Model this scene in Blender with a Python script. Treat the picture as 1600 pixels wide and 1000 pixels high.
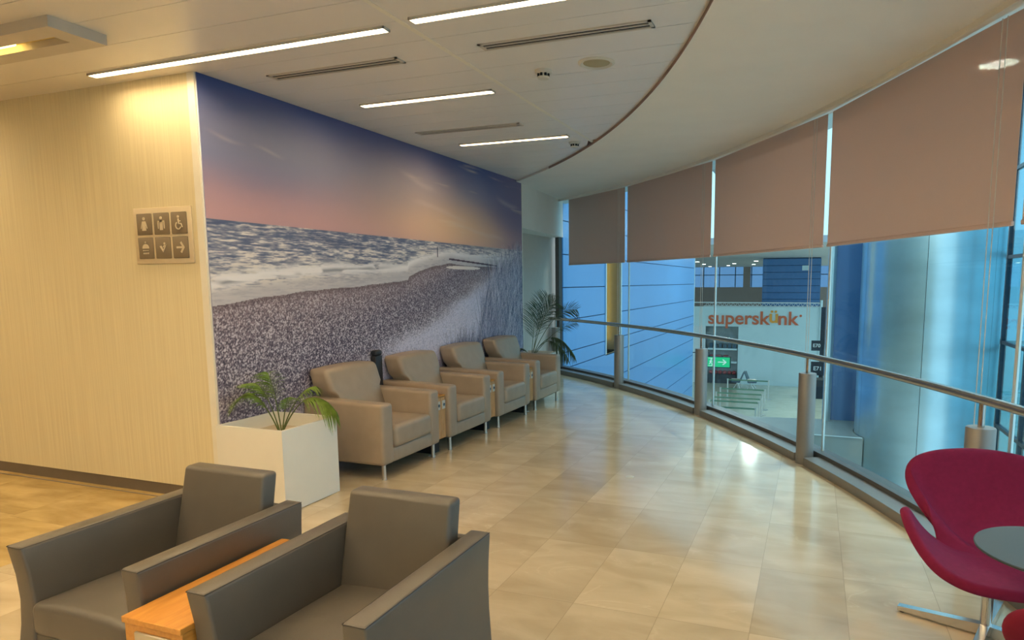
import bpy, bmesh, math, random
import numpy as np
from mathutils import Vector, Matrix
random.seed(7)
S = bpy.context.scene
for o in list(bpy.data.objects): bpy.data.objects.remove(o)
COL = S.collection
PI = math.pi
# ------------------------------------------------------------------ camera
cam = bpy.data.cameras.new('camera'); camo = bpy.data.objects.new('camera', cam); COL.objects.link(camo)
cam.sensor_fit = 'HORIZONTAL'; cam.sensor_width = 36.0
cam.lens = 1037.865/1600*36; cam.shift_x = (800-888.99)/1600; cam.shift_y = (569.07-500)/1600
cam.clip_start = .05; cam.clip_end = 500
def _cam():
    yaw, pitch, roll = [math.radians(a) for a in (-20.18277, -7.05363, -.26094)]
    f = Vector((math.sin(yaw), math.cos(yaw), 0)); r = Vector((math.cos(yaw), -math.sin(yaw), 0)); u = Vector((0, 0, 1))
    f, u = f*math.cos(pitch)+u*math.sin(pitch), -f*math.sin(pitch)+u*math.cos(pitch)
    r, u = r*math.cos(roll)+u*math.sin(roll), -r*math.sin(roll)+u*math.cos(roll)
    m = Matrix((r, u, -f)).transposed().to_4x4(); m.translation = (0, 0, 1.6); return m
camo.matrix_world = _cam(); S.camera = camo
# ------------------------------------------------------------------ exposure, world, sun
S.view_settings.view_transform = 'Standard'; S.view_settings.look = 'None'
S.view_settings.exposure = 1.85; S.view_settings.gamma = 1.0; S.view_settings.use_curve_mapping = False
W = bpy.data.worlds.new('sky'); S.world = W; W.use_nodes = True
bg = W.node_tree.nodes['Background']; bg.inputs[0].default_value = (.50, .70, .82, 1); bg.inputs[1].default_value = 0.56
sun = bpy.data.lights.new('sun', 'SUN'); sun.energy = .26; sun.angle = math.radians(9); sun.color = (1, .95, .86)
suno = bpy.data.objects.new('sun', sun); COL.objects.link(suno)
suno.rotation_euler = Vector((math.cos(math.radians(22))*math.cos(math.radians(57)), math.sin(math.radians(22))*math.cos(math.radians(57)), math.sin(math.radians(57)))).to_track_quat('Z', 'Y').to_euler()
STRIP = (1.0, .76, .44); STRIP_L = 15.0        # ceiling strip lamps: colour and radiance
# ------------------------------------------------------------------ materials
def srgb(r, g, b):
    f = lambda c: (c/255/12.92) if c/255 <= .04045 else ((c/255+.055)/1.055)**2.4
    return (f(r), f(g), f(b), 1)
def newmat(name):
    m = bpy.data.materials.new(name); m.use_nodes = True
    nt = m.node_tree; return m, nt, nt.nodes['Principled BSDF']
def N(nt, t, **k):
    n = nt.nodes.new(t)
    for a, v in k.items(): setattr(n, a, v)
    return n
def mat(name, col, rough=.6, metal=0., var=.06, scale=12., bump=0., bscale=200., stretch=(1, 1, 1), spec=.5, coat=0.):
    """plain procedural material: slight noise in the colour plus optional bump"""
    m, nt, p = newmat(name); L = nt.links
    tc = N(nt, 'ShaderNodeTexCoord'); mp = N(nt, 'ShaderNodeMapping'); mp.inputs['Scale'].default_value = stretch
    L.new(tc.outputs['Object'], mp.inputs[0])
    nz = N(nt, 'ShaderNodeTexNoise'); nz.inputs['Scale'].default_value = scale; nz.inputs['Detail'].default_value = 4
    L.new(mp.outputs[0], nz.inputs[0])
    r = N(nt, 'ShaderNodeValToRGB'); c = col
    r.color_ramp.elements[0].position = .3; r.color_ramp.elements[1].position = .7
    r.color_ramp.elements[0].color = (c[0]*(1-var), c[1]*(1-var), c[2]*(1-var), 1)
    r.color_ramp.elements[1].color = (min(1, c[0]*(1+var)), min(1, c[1]*(1+var)), min(1, c[2]*(1+var)), 1)
    L.new(nz.outputs[0], r.inputs[0]); L.new(r.outputs[0], p.inputs['Base Color'])
    p.inputs['Roughness'].default_value = rough; p.inputs['Metallic'].default_value = metal
    p.inputs['Specular IOR Level'].default_value = spec; p.inputs['Coat Weight'].default_value = coat
    if bump:
        n2 = N(nt, 'ShaderNodeTexNoise'); n2.inputs['Scale'].default_value = bscale; n2.inputs['Detail'].default_value = 3
        L.new(mp.outputs[0], n2.inputs[0])
        b = N(nt, 'ShaderNodeBump'); b.inputs['Strength'].default_value = bump; b.inputs['Distance'].default_value = .002
        L.new(n2.outputs[0], b.inputs['Height']); L.new(b.outputs[0], p.inputs['Normal'])
    return m
def emis(name, col, s):
    m, nt, p = newmat(name)
    p.inputs['Base Color'].default_value = (.02, .02, .02, 1)
    p.inputs['Emission Color'].default_value = (*col[:3], 1); p.inputs['Emission Strength'].default_value = s
    return m
def glassmat(name, tint, refl=.05, edge=.6):
    m, nt, p = newmat(name); L = nt.links; nt.nodes.remove(p); out = nt.nodes['Material Output']
    t = N(nt, 'ShaderNodeBsdfTransparent'); t.inputs[0].default_value = (*tint, 1)
    g = N(nt, 'ShaderNodeBsdfGlossy'); g.inputs['Roughness'].default_value = .01
    lw = N(nt, 'ShaderNodeLayerWeight'); lw.inputs[0].default_value = .5
    pw = N(nt, 'ShaderNodeMath', operation='POWER'); pw.inputs[1].default_value = 4.5
    ml = N(nt, 'ShaderNodeMath', operation='MULTIPLY_ADD'); ml.inputs[1].default_value = edge; ml.inputs[2].default_value = refl
    L.new(lw.outputs['Facing'], pw.inputs[0]); L.new(pw.outputs[0], ml.inputs[0])
    mx = N(nt, 'ShaderNodeMixShader'); L.new(ml.outputs[0], mx.inputs[0]); L.new(t.outputs[0], mx.inputs[1]); L.new(g.outputs[0], mx.inputs[2])
    L.new(mx.outputs[0], out.inputs[0]); return m

def marble(name, ca, cb, cv, tw, tl, x0, y0, rough=.14, stagger=.37, varc=.09, bump=.0, wav=0.):
    """stone tiles in running bond along y, thin joints, soft clouds, pale veins"""
    m, nt, p = newmat(name); L = nt.links
    geo = N(nt, 'ShaderNodeNewGeometry'); sx = N(nt, 'ShaderNodeSeparateXYZ'); L.new(geo.outputs['Position'], sx.inputs[0])
    def M(op, a, b=None, c=None):
        n = N(nt, 'ShaderNodeMath', operation=op)
        for i, v in enumerate((a, b, c)):
            if v is None: continue
            if isinstance(v, (int, float)): n.inputs[i].default_value = v
            else: L.new(v, n.inputs[i])
        return n.outputs[0]
    u = M('DIVIDE', M('SUBTRACT', sx.outputs[0], x0), tw); iu = M('FLOOR', u); fu = M('FRACT', u)
    wn = N(nt, 'ShaderNodeTexWhiteNoise', noise_dimensions='1D'); L.new(iu, wn.inputs['W'])
    off = M('MULTIPLY', wn.outputs['Value'], stagger)
    v = M('ADD', M('DIVIDE', M('SUBTRACT', sx.outputs[1], y0), tl), off); iv = M('FLOOR', v); fv = M('FRACT', v)
    cb_ = N(nt, 'ShaderNodeCombineXYZ'); L.new(iu, cb_.inputs[0]); L.new(iv, cb_.inputs[1])
    w2 = N(nt, 'ShaderNodeTexWhiteNoise', noise_dimensions='2D'); L.new(cb_.outputs[0], w2.inputs['Vector'])
    # per tile offset of the clouds
    sc = N(nt, 'ShaderNodeVectorMath', operation='SCALE'); L.new(w2.outputs['Color'], sc.inputs[0]); sc.inputs['Scale'].default_value = 30
    ad = N(nt, 'ShaderNodeVectorMath', operation='ADD'); L.new(geo.outputs['Position'], ad.inputs[0]); L.new(sc.outputs[0], ad.inputs[1])
    mp = N(nt, 'ShaderNodeMapping'); mp.inputs['Scale'].default_value = (1.0, 2.4, 1); mp.inputs['Rotation'].default_value = (0, 0, .35); L.new(ad.outputs[0], mp.inputs[0])
    nz = N(nt, 'ShaderNodeTexNoise'); nz.inputs['Scale'].default_value = 2.2; nz.inputs['Detail'].default_value = 7; nz.inputs['Distortion'].default_value = .6; L.new(mp.outputs[0], nz.inputs[0])
    r = N(nt, 'ShaderNodeValToRGB'); r.color_ramp.elements[0].position = .34; r.color_ramp.elements[1].position = .66
    r.color_ramp.elements[0].color = ca; r.color_ramp.elements[1].color = cb; L.new(nz.outputs[0], r.inputs[0])
    # veins
    n3 = N(nt, 'ShaderNodeTexNoise'); n3.inputs['Scale'].default_value = 1.5; n3.inputs['Detail'].default_value = 5; n3.inputs['Distortion'].default_value = 1.2; L.new(mp.outputs[0], n3.inputs[0])
    vn = M('SUBTRACT', 1.0, M('MULTIPLY', M('ABSOLUTE', M('SUBTRACT', n3.outputs[0], .5)), 60.)); vn = M('MAXIMUM', vn, 0.)
    n4 = N(nt, 'ShaderNodeTexNoise'); n4.inputs['Scale'].default_value = 1.1; L.new(mp.outputs[0], n4.inputs[0])
    vn = M('MULTIPLY', vn, M('MULTIPLY', M('MAXIMUM', M('SUBTRACT', n4.outputs[0], .5), 0.), 1.5))
    mv = N(nt, 'ShaderNodeMix', data_type='RGBA'); L.new(vn, mv.inputs['Factor']); L.new(r.outputs[0], mv.inputs['A']); mv.inputs['B'].default_value = cv
    # tile brightness
    br = M('ADD', M('MULTIPLY', w2.outputs['Value'], 2*varc), 1-varc)
    hs = N(nt, 'ShaderNodeHueSaturation'); L.new(mv.outputs['Result'], hs.inputs['Color']); L.new(br, hs.inputs['Value'])
    # joints
    eu = M('MULTIPLY', M('MINIMUM', fu, M('SUBTRACT', 1.0, fu)), tw); ev = M('MULTIPLY', M('MINIMUM', fv, M('SUBTRACT', 1.0, fv)), tl)
    jt = M('LESS_THAN', M('MINIMUM', eu, ev), .0013)
    mj = N(nt, 'ShaderNodeMix', data_type='RGBA'); L.new(M('MULTIPLY', jt, .55), mj.inputs['Factor']); L.new(hs.outputs[0], mj.inputs['A']); mj.inputs['B'].default_value = (ca[0]*.45, ca[1]*.45, ca[2]*.45, 1)
    L.new(mj.outputs['Result'], p.inputs['Base Color'])
    L.new(M('ADD', M('MULTIPLY', nz.outputs[0], .08), rough-.04), p.inputs['Roughness'])
    p.inputs['Specular IOR Level'].default_value = .5
    if wav:
        n5 = N(nt, 'ShaderNodeTexNoise'); n5.inputs['Scale'].default_value = 6; n5.inputs['Detail'].default_value = 3; L.new(mp.outputs[0], n5.inputs[0])
        b = N(nt, 'ShaderNodeBump'); b.inputs['Strength'].default_value = wav; b.inputs['Distance'].default_value = .02; L.new(n5.outputs[0], b.inputs['Height']); L.new(b.outputs[0], p.inputs['Normal'])
    return m

def wood(name, ca, cb, axis=(1, 9, 9), rough=.35):
    m, nt, p = newmat(name); L = nt.links
    tc = N(nt, 'ShaderNodeTexCoord'); mp = N(nt, 'ShaderNodeMapping'); mp.inputs['Scale'].default_value = axis; L.new(tc.outputs['Object'], mp.inputs[0])
    nz = N(nt, 'ShaderNodeTexNoise'); nz.inputs['Scale'].default_value = 7; nz.inputs['Detail'].default_value = 8; nz.inputs['Distortion'].default_value = .3; L.new(mp.outputs[0], nz.inputs[0])
    r = N(nt, 'ShaderNodeValToRGB'); r.color_ramp.elements[0].position = .3; r.color_ramp.elements[1].position = .7
    r.color_ramp.elements[0].color = ca; r.color_ramp.elements[1].color = cb; L.new(nz.outputs[0], r.inputs[0]); L.new(r.outputs[0], p.inputs['Base Color'])
    p.inputs['Roughness'].default_value = rough; return m

def stripes(name, ca, cb, scale=90., rough=.75):
    """vertical grasscloth streaks"""
    m, nt, p = newmat(name); L = nt.links
    tc = N(nt, 'ShaderNodeTexCoord'); mp = N(nt, 'ShaderNodeMapping'); mp.inputs['Scale'].default_value = (1, 1, .012); L.new(tc.outputs['Object'], mp.inputs[0])
    nz = N(nt, 'ShaderNodeTexNoise'); nz.inputs['Scale'].default_value = scale; nz.inputs['Detail'].default_value = 5; L.new(mp.outputs[0], nz.inputs[0])
    r = N(nt, 'ShaderNodeValToRGB'); r.color_ramp.elements[0].position = .33; r.color_ramp.elements[1].position = .66
    r.color_ramp.elements[0].color = ca; r.color_ramp.elements[1].color = cb; L.new(nz.outputs[0], r.inputs[0]); L.new(r.outputs[0], p.inputs['Base Color'])
    p.inputs['Roughness'].default_value = rough
    b = N(nt, 'ShaderNodeBump'); b.inputs['Strength'].default_value = .25; b.inputs['Distance'].default_value = .002; L.new(nz.outputs[0], b.inputs['Height']); L.new(b.outputs[0], p.inputs['Normal'])
    return m

def blindmat(name):
    m, nt, p = newmat(name); L = nt.links; out = nt.nodes['Material Output']
    tc = N(nt, 'ShaderNodeTexCoord'); nz = N(nt, 'ShaderNodeTexNoise'); nz.inputs['Scale'].default_value = 350; L.new(tc.outputs['Object'], nz.inputs[0])
    r = N(nt, 'ShaderNodeValToRGB'); c = BLIND
    r.color_ramp.elements[0].color = tuple([x*.93 for x in c[:3]]+[1]); r.color_ramp.elements[1].color = tuple([x*1.07 for x in c[:3]]+[1]); L.new(nz.outputs[0], r.inputs[0])
    L.new(r.outputs[0], p.inputs['Base Color']); p.inputs['Roughness'].default_value = .8
    tr = N(nt, 'ShaderNodeBsdfTranslucent'); tr.inputs[0].default_value = (.80, .56, .48, 1)
    tp = N(nt, 'ShaderNodeBsdfTransparent'); tp.inputs[0].default_value = (1, .95, .9, 1)
    a = N(nt, 'ShaderNodeMixShader'); a.inputs[0].default_value = .30; L.new(p.outputs[0], a.inputs[1]); L.new(tr.outputs[0], a.inputs[2])
    b = N(nt, 'ShaderNodeMixShader'); b.inputs[0].default_value = .05; L.new(a.outputs[0], b.inputs[1]); L.new(tp.outputs[0], b.inputs[2])
    L.new(b.outputs[0], out.inputs[0]); return m
BLIND = (.68, .52, .46, 1)

MT = {}
MT['floor'] = marble('beige_marble', (.46, .37, .245, 1), (.56, .46, .32, 1), (.72, .62, .45, 1), .4286, .742, -1.077, 2.975, stagger=0, varc=.11)
MT['corridor'] = marble('honey_marble', (.40, .27, .10, 1), (.60, .43, .18, 1), (.62, .46, .22, 1), .9, .9, -4.3, 2.9, rough=.2, wav=.25)
MT['ceiling'] = mat('painted_metal_panel', (.74, .71, .68, 1), .34, 0, .02, 2, spec=.5)
MT['soffit'] = mat('plaster_white', (.80, .77, .72, 1), .8, 0, .02, 3)
MT['cream'] = stripes('cream_vinyl_wall', (.69, .595, .385, 1), (.77, .68, .45, 1))
MT['white_trim'] = mat('white_lacquer', (.80, .76, .66, 1), .45, 0, .02)
MT['grey_wall'] = mat('grey_white_paint', (.54, .48, .42, 1), .7, 0, .02)
MT['skirt'] = mat('grey_skirting', (.16, .13, .10, 1), .5, 0, .05)
MT['taupe'] = mat('taupe_leather', (.35, .275, .205, 1), .40, 0, .05, 9, bump=.25, bscale=260)
MT['charcoal'] = mat('charcoal_leather', (.105, .092, .078, 1), .36, 0, .05, 9, bump=.2, bscale=300)
MT['piping'] = mat('dark_piping', (.03, .026, .024, 1), .5)
MT['steel'] = mat('brushed_steel', (.62, .60, .57, 1), .28, 1., .06, 30, stretch=(1, 1, .1))
MT['rail'] = mat('polished_steel_tube', (.50, .44, .40, 1), .22, 1., .05, 30)
MT['postpaint'] = mat('post_grey_paint', (.25, .24, .23, 1), .38, .3, .02)
MT['curb'] = mat('curb_grey_metal', (.23, .22, .21, 1), .4, .4, .03)
MT['channel'] = mat('channel_dark_metal', (.12, .115, .11, 1), .4, .4, .03)
MT['wood'] = wood('orange_beech', (.52, .215, .035, 1), (.64, .30, .065, 1), (9, 1.2, 9))
MT['wood2'] = wood('pale_beech', (.50, .27, .11, 1), (.62, .36, .17, 1), (9, 9, 1.2))
MT['planter'] = mat('white_laminate', (.80, .78, .72, 1), .4, 0, .01)
MT['plantin'] = mat('planter_lining', (.62, .52, .38, 1), .7, 0, .04)
MT['leaf'] = mat('palm_leaf_green', (.16, .25, .035, 1), .5, 0, .35, 20)
MT['leafdark'] = mat('palm_leaf_dark_green', (.05, .095, .05, 1), .5, 0, .35, 20)
MT['stem'] = mat('palm_stem_green', (.09, .12, .03, 1), .5, 0, .2, 30)
MT['soil'] = mat('dark_soil', (.03, .025, .02, 1), .9, 0, .3, 40)
MT['magenta'] = mat('magenta_wool', (.20, .010, .052, 1), .85, 0, .07, 40, bump=.4, bscale=600, spec=.25)
MT['crimson'] = mat('crimson_wool', (.17, .007, .028, 1), .85, 0, .07, 40, bump=.4, bscale=600, spec=.25)
MT['disc'] = mat('grey_table_laminate', (.03, .036, .04, 1), .55, 0, .03)
MT['chrome'] = mat('satin_aluminium', (.62, .62, .62, 1), .2, 1., .03)
MT['black'] = mat('matt_black', (.018, .018, .022, 1), .45, 0, .1)
MT['sign'] = mat('sign_sand_panel', (.66, .55, .38, 1), .4, 0, .02)
MT['signtile'] = mat('sign_brown_tile', (.23, .18, .12, 1), .45, 0, .02)
MT['signicon'] = mat('sign_icon_cream', (.68, .58, .42, 1), .5, 0, .02)
MT['vent'] = mat('vent_white_metal', (.55, .50, .44, 1), .4, 0, .02)
MT['dark'] = mat('dark_slot', (.012, .012, .014, 1), .8)
MT['offwhite'] = mat('offwhite_plastic', (.60, .58, .52, 1), .5, 0, .02)
MT['speaker'] = mat('speaker_grille', (.38, .34, .22, 1), .7, 0, .05, 200)
MT['strip'] = emis('strip_lamp_glow', STRIP, STRIP_L)
MT['slotlamp'] = emis('warm_slot_glow', (1, .66, .16), 3.0)
MT['glass'] = glassmat('window_glass', (.80, .93, .95), .025, .55)
MT['joint'] = mat('pale_glass_joint', (.65, .72, .72, 1), .3, .5, .02)
MT['blind'] = blindmat('brown_screen_fabric')
MT['cord'] = mat('white_cord', (.62, .58, .52, 1), .5)
MT['bluepanel'] = mat('blue_cladding', (.075, .30, .66, 1), .32, .0, .03, .6, spec=.5)
MT['bluejoint'] = mat('dark_blue_joint', (.015, .05, .12, 1), .7)
MT['bluedeep'] = mat('deep_blue_cladding', (.07, .19, .42, 1), .4, 0, .03, 2)
MT['column'] = mat('column_brushed_steel', (.52, .66, .70, 1), .30, .8, .10, 1.2, bump=.15, bscale=2.5, stretch=(1, 1, 2.2))
MT['facade'] = mat('facade_dark_frame', (.035, .055, .075, 1), .4, .3)
MT['fglass'] = glassmat('facade_blue_glass', (.42, .70, .80), .06, .5)
MT['cfloor'] = marble('concourse_tile', (.56, .55, .42, 1), (.66, .64, .50, 1), (.6, .6, .5, 1), 1.2, 1.2, 0, 0, rough=.16, stagger=0, varc=.03)
MT['cwall'] = mat('concourse_taupe_wall', (.30, .22, .19, 1), .7)
MT['cceil'] = mat('concourse_ceiling_paint', (.62, .58, .60, 1), .6)
MT['shop'] = mat('shop_white_fascia', (.66, .80, .84, 1), .5, 0, .02, 1)
MT['orange'] = mat('orange_lettering', (.72, .14, .05, 1), .5)
MT['amber'] = mat('amber_lettering', (.95, .38, .05, 1), .5)
MT['platform'] = mat('grey_screed', (.26, .28, .26, 1), .5, 0, .05, 3)
MT['navy'] = mat('gate_sign_black', (.012, .02, .035, 1), .5)
MT['white'] = mat('sign_white', (.75, .78, .8, 1), .5)
MT['exitgreen'] = emis('exit_sign_green_glow', (.0, .60, .22), .30)
MT['exitwhite'] = emis('exit_sign_white_glow', (.8, 1, .9), .25)
MT['lampspot'] = emis('downlight_glow', (1, .93, .8), 3)
MT['spotout'] = emis('bright_downlight_glow', (1, .93, .8), 110)
MT['skywin'] = emis('daylit_clerestory_glow', (.22, .45, .85), .20)
MT['seatblue'] = mat('seat_dark_teal', (.03, .085, .14, 1), .4)
MT['belt'] = mat('barrier_green_belt', (.10, .22, .14, 1), .6)
MT['poster'] = mat('display_grey', (.22, .25, .26, 1), .5, 0, .2, 3)
MT['red'] = mat('muted_red', (.35, .04, .05, 1), .5)
MT['yellow'] = mat('yellow_lining', (.60, .47, .16, 1), .6)
MT['bronze'] = mat('bronze_reveal', (.22, .15, .08, 1), .4, .2)
MT['paleglass'] = mat('pale_green_back_pane', (.50, .62, .55, 1), .3, 0, .15, 2)

# ------------------------------------------------------------------ mesh helpers
def link(o, parent=None):
    COL.objects.link(o)
    if parent: o.parent = parent
    return o
def props(o, label=None, cat=None, group=None, kind=None):
    if label: o['label'] = label
    if cat: o['category'] = cat
    if group: o['group'] = group
    if kind: o['kind'] = kind
    return o
def empty(name, loc, rz=0, label=None, cat=None, group=None):
    o = bpy.data.objects.new(name, None); o.empty_display_size = .1; o.location = loc; o.rotation_euler = (0, 0, rz)
    COL.objects.link(o); return props(o, label, cat, group)
class MB:
    def __init__(s): s.bm = bmesh.new()
    def box(s, x0, x1, y0, y1, z0, z1, bev=0., seg=2):
        r = bmesh.ops.create_cube(s.bm, size=1)
        for v in r['verts']:
            v.co = Vector(((x0+x1)/2+v.co.x*(x1-x0), (y0+y1)/2+v.co.y*(y1-y0), (z0+z1)/2+v.co.z*(z1-z0)))
        if bev:
            es = list({e for v in r['verts'] for e in v.link_edges})
            bmesh.ops.bevel(s.bm, geom=es, offset=bev, segments=seg, profile=.5, affect='EDGES')
        return s
    def prism(s, pts, h0, h1, axis='z'):
        """polygon pts extruded; axis z: (x,y); y: (x,z); x: (y,z)"""
        f = {'z': lambda p, h: (p[0], p[1], h), 'y': lambda p, h: (p[0], h, p[1]), 'x': lambda p, h: (h, p[0], p[1])}[axis]
        a = [s.bm.verts.new(f(p, h0)) for p in pts]; b = [s.bm.verts.new(f(p, h1)) for p in pts]; n = len(pts)
        s.bm.faces.new(a[::-1]); s.bm.faces.new(b)
        for i in range(n): s.bm.faces.new((a[i], a[(i+1) % n], b[(i+1) % n], b[i]))
        return s
    def tube(s, pts, r, n=12, cap=True):
        pts = [Vector(p) for p in pts]; rings = []
        rr = r if isinstance(r, (list, tuple)) else [r]*len(pts); up = None
        for i, p in enumerate(pts):
            d = (pts[min(i+1, len(pts)-1)]-pts[max(i-1, 0)]).normalized()
            if up is None: up = Vector((0, 0, 1)) if abs(d.z) < .9 else Vector((1, 0, 0))
            a = d.cross(up)
            if a.length < 1e-4: a = d.cross(Vector((0, 1, 0)))
            a.normalize(); b = a.cross(d).normalized(); up = b
            rings.append([s.bm.verts.new(p+(a*math.cos(2*PI*k/n)+b*math.sin(2*PI*k/n))*rr[i]) for k in range(n)])
        for A, B in zip(rings, rings[1:]):
            for k in range(n): s.bm.faces.new((A[k], A[(k+1) % n], B[(k+1) % n], B[k]))
        if cap: s.bm.faces.new(rings[0][::-1]); s.bm.faces.new(rings[-1])
        return s
    def cyl(s, x, y, z0, z1, r, n=32, r2=None):
        r2 = r if r2 is None else r2
        a = [s.bm.verts.new((x+r*math.cos(2*PI*k/n), y+r*math.sin(2*PI*k/n), z0)) for k in range(n)]
        b = [s.bm.verts.new((x+r2*math.cos(2*PI*k/n), y+r2*math.sin(2*PI*k/n), z1)) for k in range(n)]
        s.bm.faces.new(a[::-1]); s.bm.faces.new(b)
        for k in range(n): s.bm.faces.new((a[k], a[(k+1) % n], b[(k+1) % n], b[k]))
        return s
    def lathe(s, prof, n=48, x=0, y=0):
        """closed profile [(r,z)...] turned round z"""
        rings = []
        for r, z in prof:
            rings.append([s.bm.verts.new((x+r*math.cos(2*PI*k/n), y+r*math.sin(2*PI*k/n), z)) for k in range(n)] if r > 1e-5 else [s.bm.verts.new((x, y, z))])
        for A, B in zip(rings, rings[1:]):
            for k in range(n):
                k2 = (k+1) % n
                if len(A) == 1 and len(B) == 1: continue
                if len(A) == 1: s.bm.faces.new((A[0], B[k2], B[k]))
                elif len(B) == 1: s.bm.faces.new((A[k], A[k2], B[0]))
                else: s.bm.faces.new((A[k], A[k2], B[k2], B[k]))
        return s
    def quad(s, *p):
        s.bm.faces.new([s.bm.verts.new(q) for q in p]); return s
    def build(s, name, m, parent=None, smooth=True, ang=35):
        bmesh.ops.recalc_face_normals(s.bm, faces=s.bm.faces)
        me = bpy.data.meshes.new(name); s.bm.to_mesh(me); s.bm.free(); me.materials.append(MT[m] if isinstance(m, str) else m)
        if smooth:
            me.polygons.foreach_set('use_smooth', [True]*len(me.polygons))
            try: me.set_sharp_from_angle(angle=math.radians(ang))
            except Exception: pass
        return link(bpy.data.objects.new(name, me), parent)
def struct(o): o['kind'] = 'structure'; return o
def copy_tree(o, parent=None):
    c = o.copy(); COL.objects.link(c)
    if parent: c.parent = parent
    for ch in list(o.children): copy_tree(ch, c)
    return c
def arcband(R0, R1, z0, z1, a0, a1, n, mb=None):
    """ring segment round the centre of the curved window"""
    mb = mb or MB(); bm = mb.bm; rows = []
    for i in range(n+1):
        a = math.radians(a0+(a1-a0)*i/n); c, s_ = math.cos(a), math.sin(a)
        rows.append([bm.verts.new((CX+R*c, CY+R*s_, z)) for R, z in ((R0, z0), (R1, z0), (R1, z1), (R0, z1))])
    for A, B in zip(rows, rows[1:]):
        for k in range(4): bm.faces.new((A[k], A[(k+1) % 4], B[(k+1) % 4], B[k]))
    bm.faces.new(rows[0]); bm.faces.new(rows[-1][::-1]); return mb
CX, CY = -13.068, -1.061          # centre of the curved glazing
def P(R, deg, z=0): a = math.radians(deg); return Vector((CX+R*math.cos(a), CY+R*math.sin(a), z))
def text_mesh(name, body, size, m, parent, loc, rot, extrude=.004, bold=0., align='CENTER', sx=1.):
    cu = bpy.data.curves.new(name, 'FONT'); cu.body = body; cu.size = size; cu.extrude = extrude; cu.offset = bold
    cu.align_x = align; cu.align_y = 'CENTER'
    t = bpy.data.objects.new(name+'_c', cu); COL.objects.link(t)
    dg = bpy.context.evaluated_depsgraph_get(); me = bpy.data.meshes.new_from_object(t.evaluated_get(dg))
    bpy.data.objects.remove(t); me.materials.clear(); me.materials.append(MT[m])
    o = link(bpy.data.objects.new(name, me), parent); o.location = loc; o.rotation_euler = rot; o.scale = (sx, 1, 1); return o

CZ = 3.03
# ================================================================== ROOM SHELL
RG = 15.05                              # glass radius
MUL = [53.75, 46.04, 37.34, 28.78, 20.35, 11.8, 3.2, -5.4, -14.0, -22.6]
def floorpoly(R, x0, a1=53.9, a0=-19.2, n=60, yb=-6.0):
    pts = [(x0, yb)]
    for i in range(n+1):
        q = P(R, a0+(a1-a0)*i/n); pts.append((q.x, q.y))
    return pts
pts = floorpoly(15.12, -4.3); pts[0] = (-4.3, -6.0); pts += [(-4.5, 11.6), (-4.5, 3.6), (-4.3, 3.6)]
struct(MB().prism(pts, -.35, 0).build('floor', 'floor', smooth=False))
struct(MB().box(-11, -4.3, -6, 3.6, -.35, 0).build('floor_corridor', 'corridor', smooth=False))
# ceiling: metal panels up to the curved edge (radius 13.36), panels are shallow boards with real joints
RC = 13.38
cm = MB()
def xr(y, R=RC): return CX+math.sqrt(max(R*R-(y-CY)**2, 0))
ys = [-6+.302*i for i in range(60)]
ys = [3.0-.302*k for k in range(29, 0, -1)]+[3.0+.302*k for k in range(0, 21)]
for a, b in zip(ys, ys[1:]):
    b2 = b-.004
    for xa, xb in ((-11, -6.2), (-6.19, -2.215), (-2.185, None)):
        y1 = min(b2, 8.95 if True else b2)
        if a >= 8.93: continue
        if xa > -5 or xb == -2.215:
            pass
        la, lb = xr(a), xr(b2)
        if xb is None:
            if lb <= xa+.01: 
                continue
            cm.prism([(xa, a), (la, a), (lb, b2), (xa, b2)], CZ, CZ+.03)
        else:
            if a > 3.56 and xb < -4: continue
            xx = max(xa, -4.06) if a > 3.5 else xa
            ea, eb = min(xb, la), min(xb, lb)
            if eb <= xx+.01: eb = xx+.02
            cm.prism([(xx, a), (ea, a), (eb, b2), (xx, b2)], CZ, CZ+.03)
struct(cm.build('ceiling', 'ceiling', smooth=False))
struct(MB().prism(floorpoly(15.3, -11)+[(-4.5, 11.6), (-11, 11.6)], CZ+.05, CZ+.2).build('ceiling_slab', 'dark', smooth=False))
cj = MB().box(-2.2155, -2.1845, -6, 6.9, CZ-.003, CZ+.02)
struct(cj.build('trim_ceiling_seam', 'white_trim', smooth=False))
# curved white plaster band between panels and glazing, slightly lower
sf = arcband(RC-.012, 15.35, CZ-.025, CZ+.04, -22, 56.5, 90)
struct(sf.build('ceiling_soffit', 'soffit'))
struct(arcband(RC-.015, RC-.012, CZ-.026, CZ+.04, -22, 42.2, 90).build('trim_soffit_edge', 'cwall'))
# drop edge just inside the blinds
struct(arcband(14.86, 14.9, CZ-.06, CZ-.024, -22, 53.9, 90).build('trim_window_head', 'soffit'))
# left cream wall (faces the camera), its white end strip, skirting
struct(MB().box(-11, -4.075, 3.555, 3.75, .09, CZ).build('wall_left', 'cream', smooth=False))
struct(MB().box(-4.075, -4.0125, 3.55, 3.75, 0, CZ).build('trim_wall_end', 'white_trim', smooth=False))
struct(MB().box(-11, -4.09, 3.565, 3.7, 0, .095).build('baseboard_left', 'skirt', smooth=False))
struct(MB().box(-11, -4.2, 3.50, 3.515, 0.0, .0015).build('trim_floor_joint', 'skirt', smooth=False))
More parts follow.
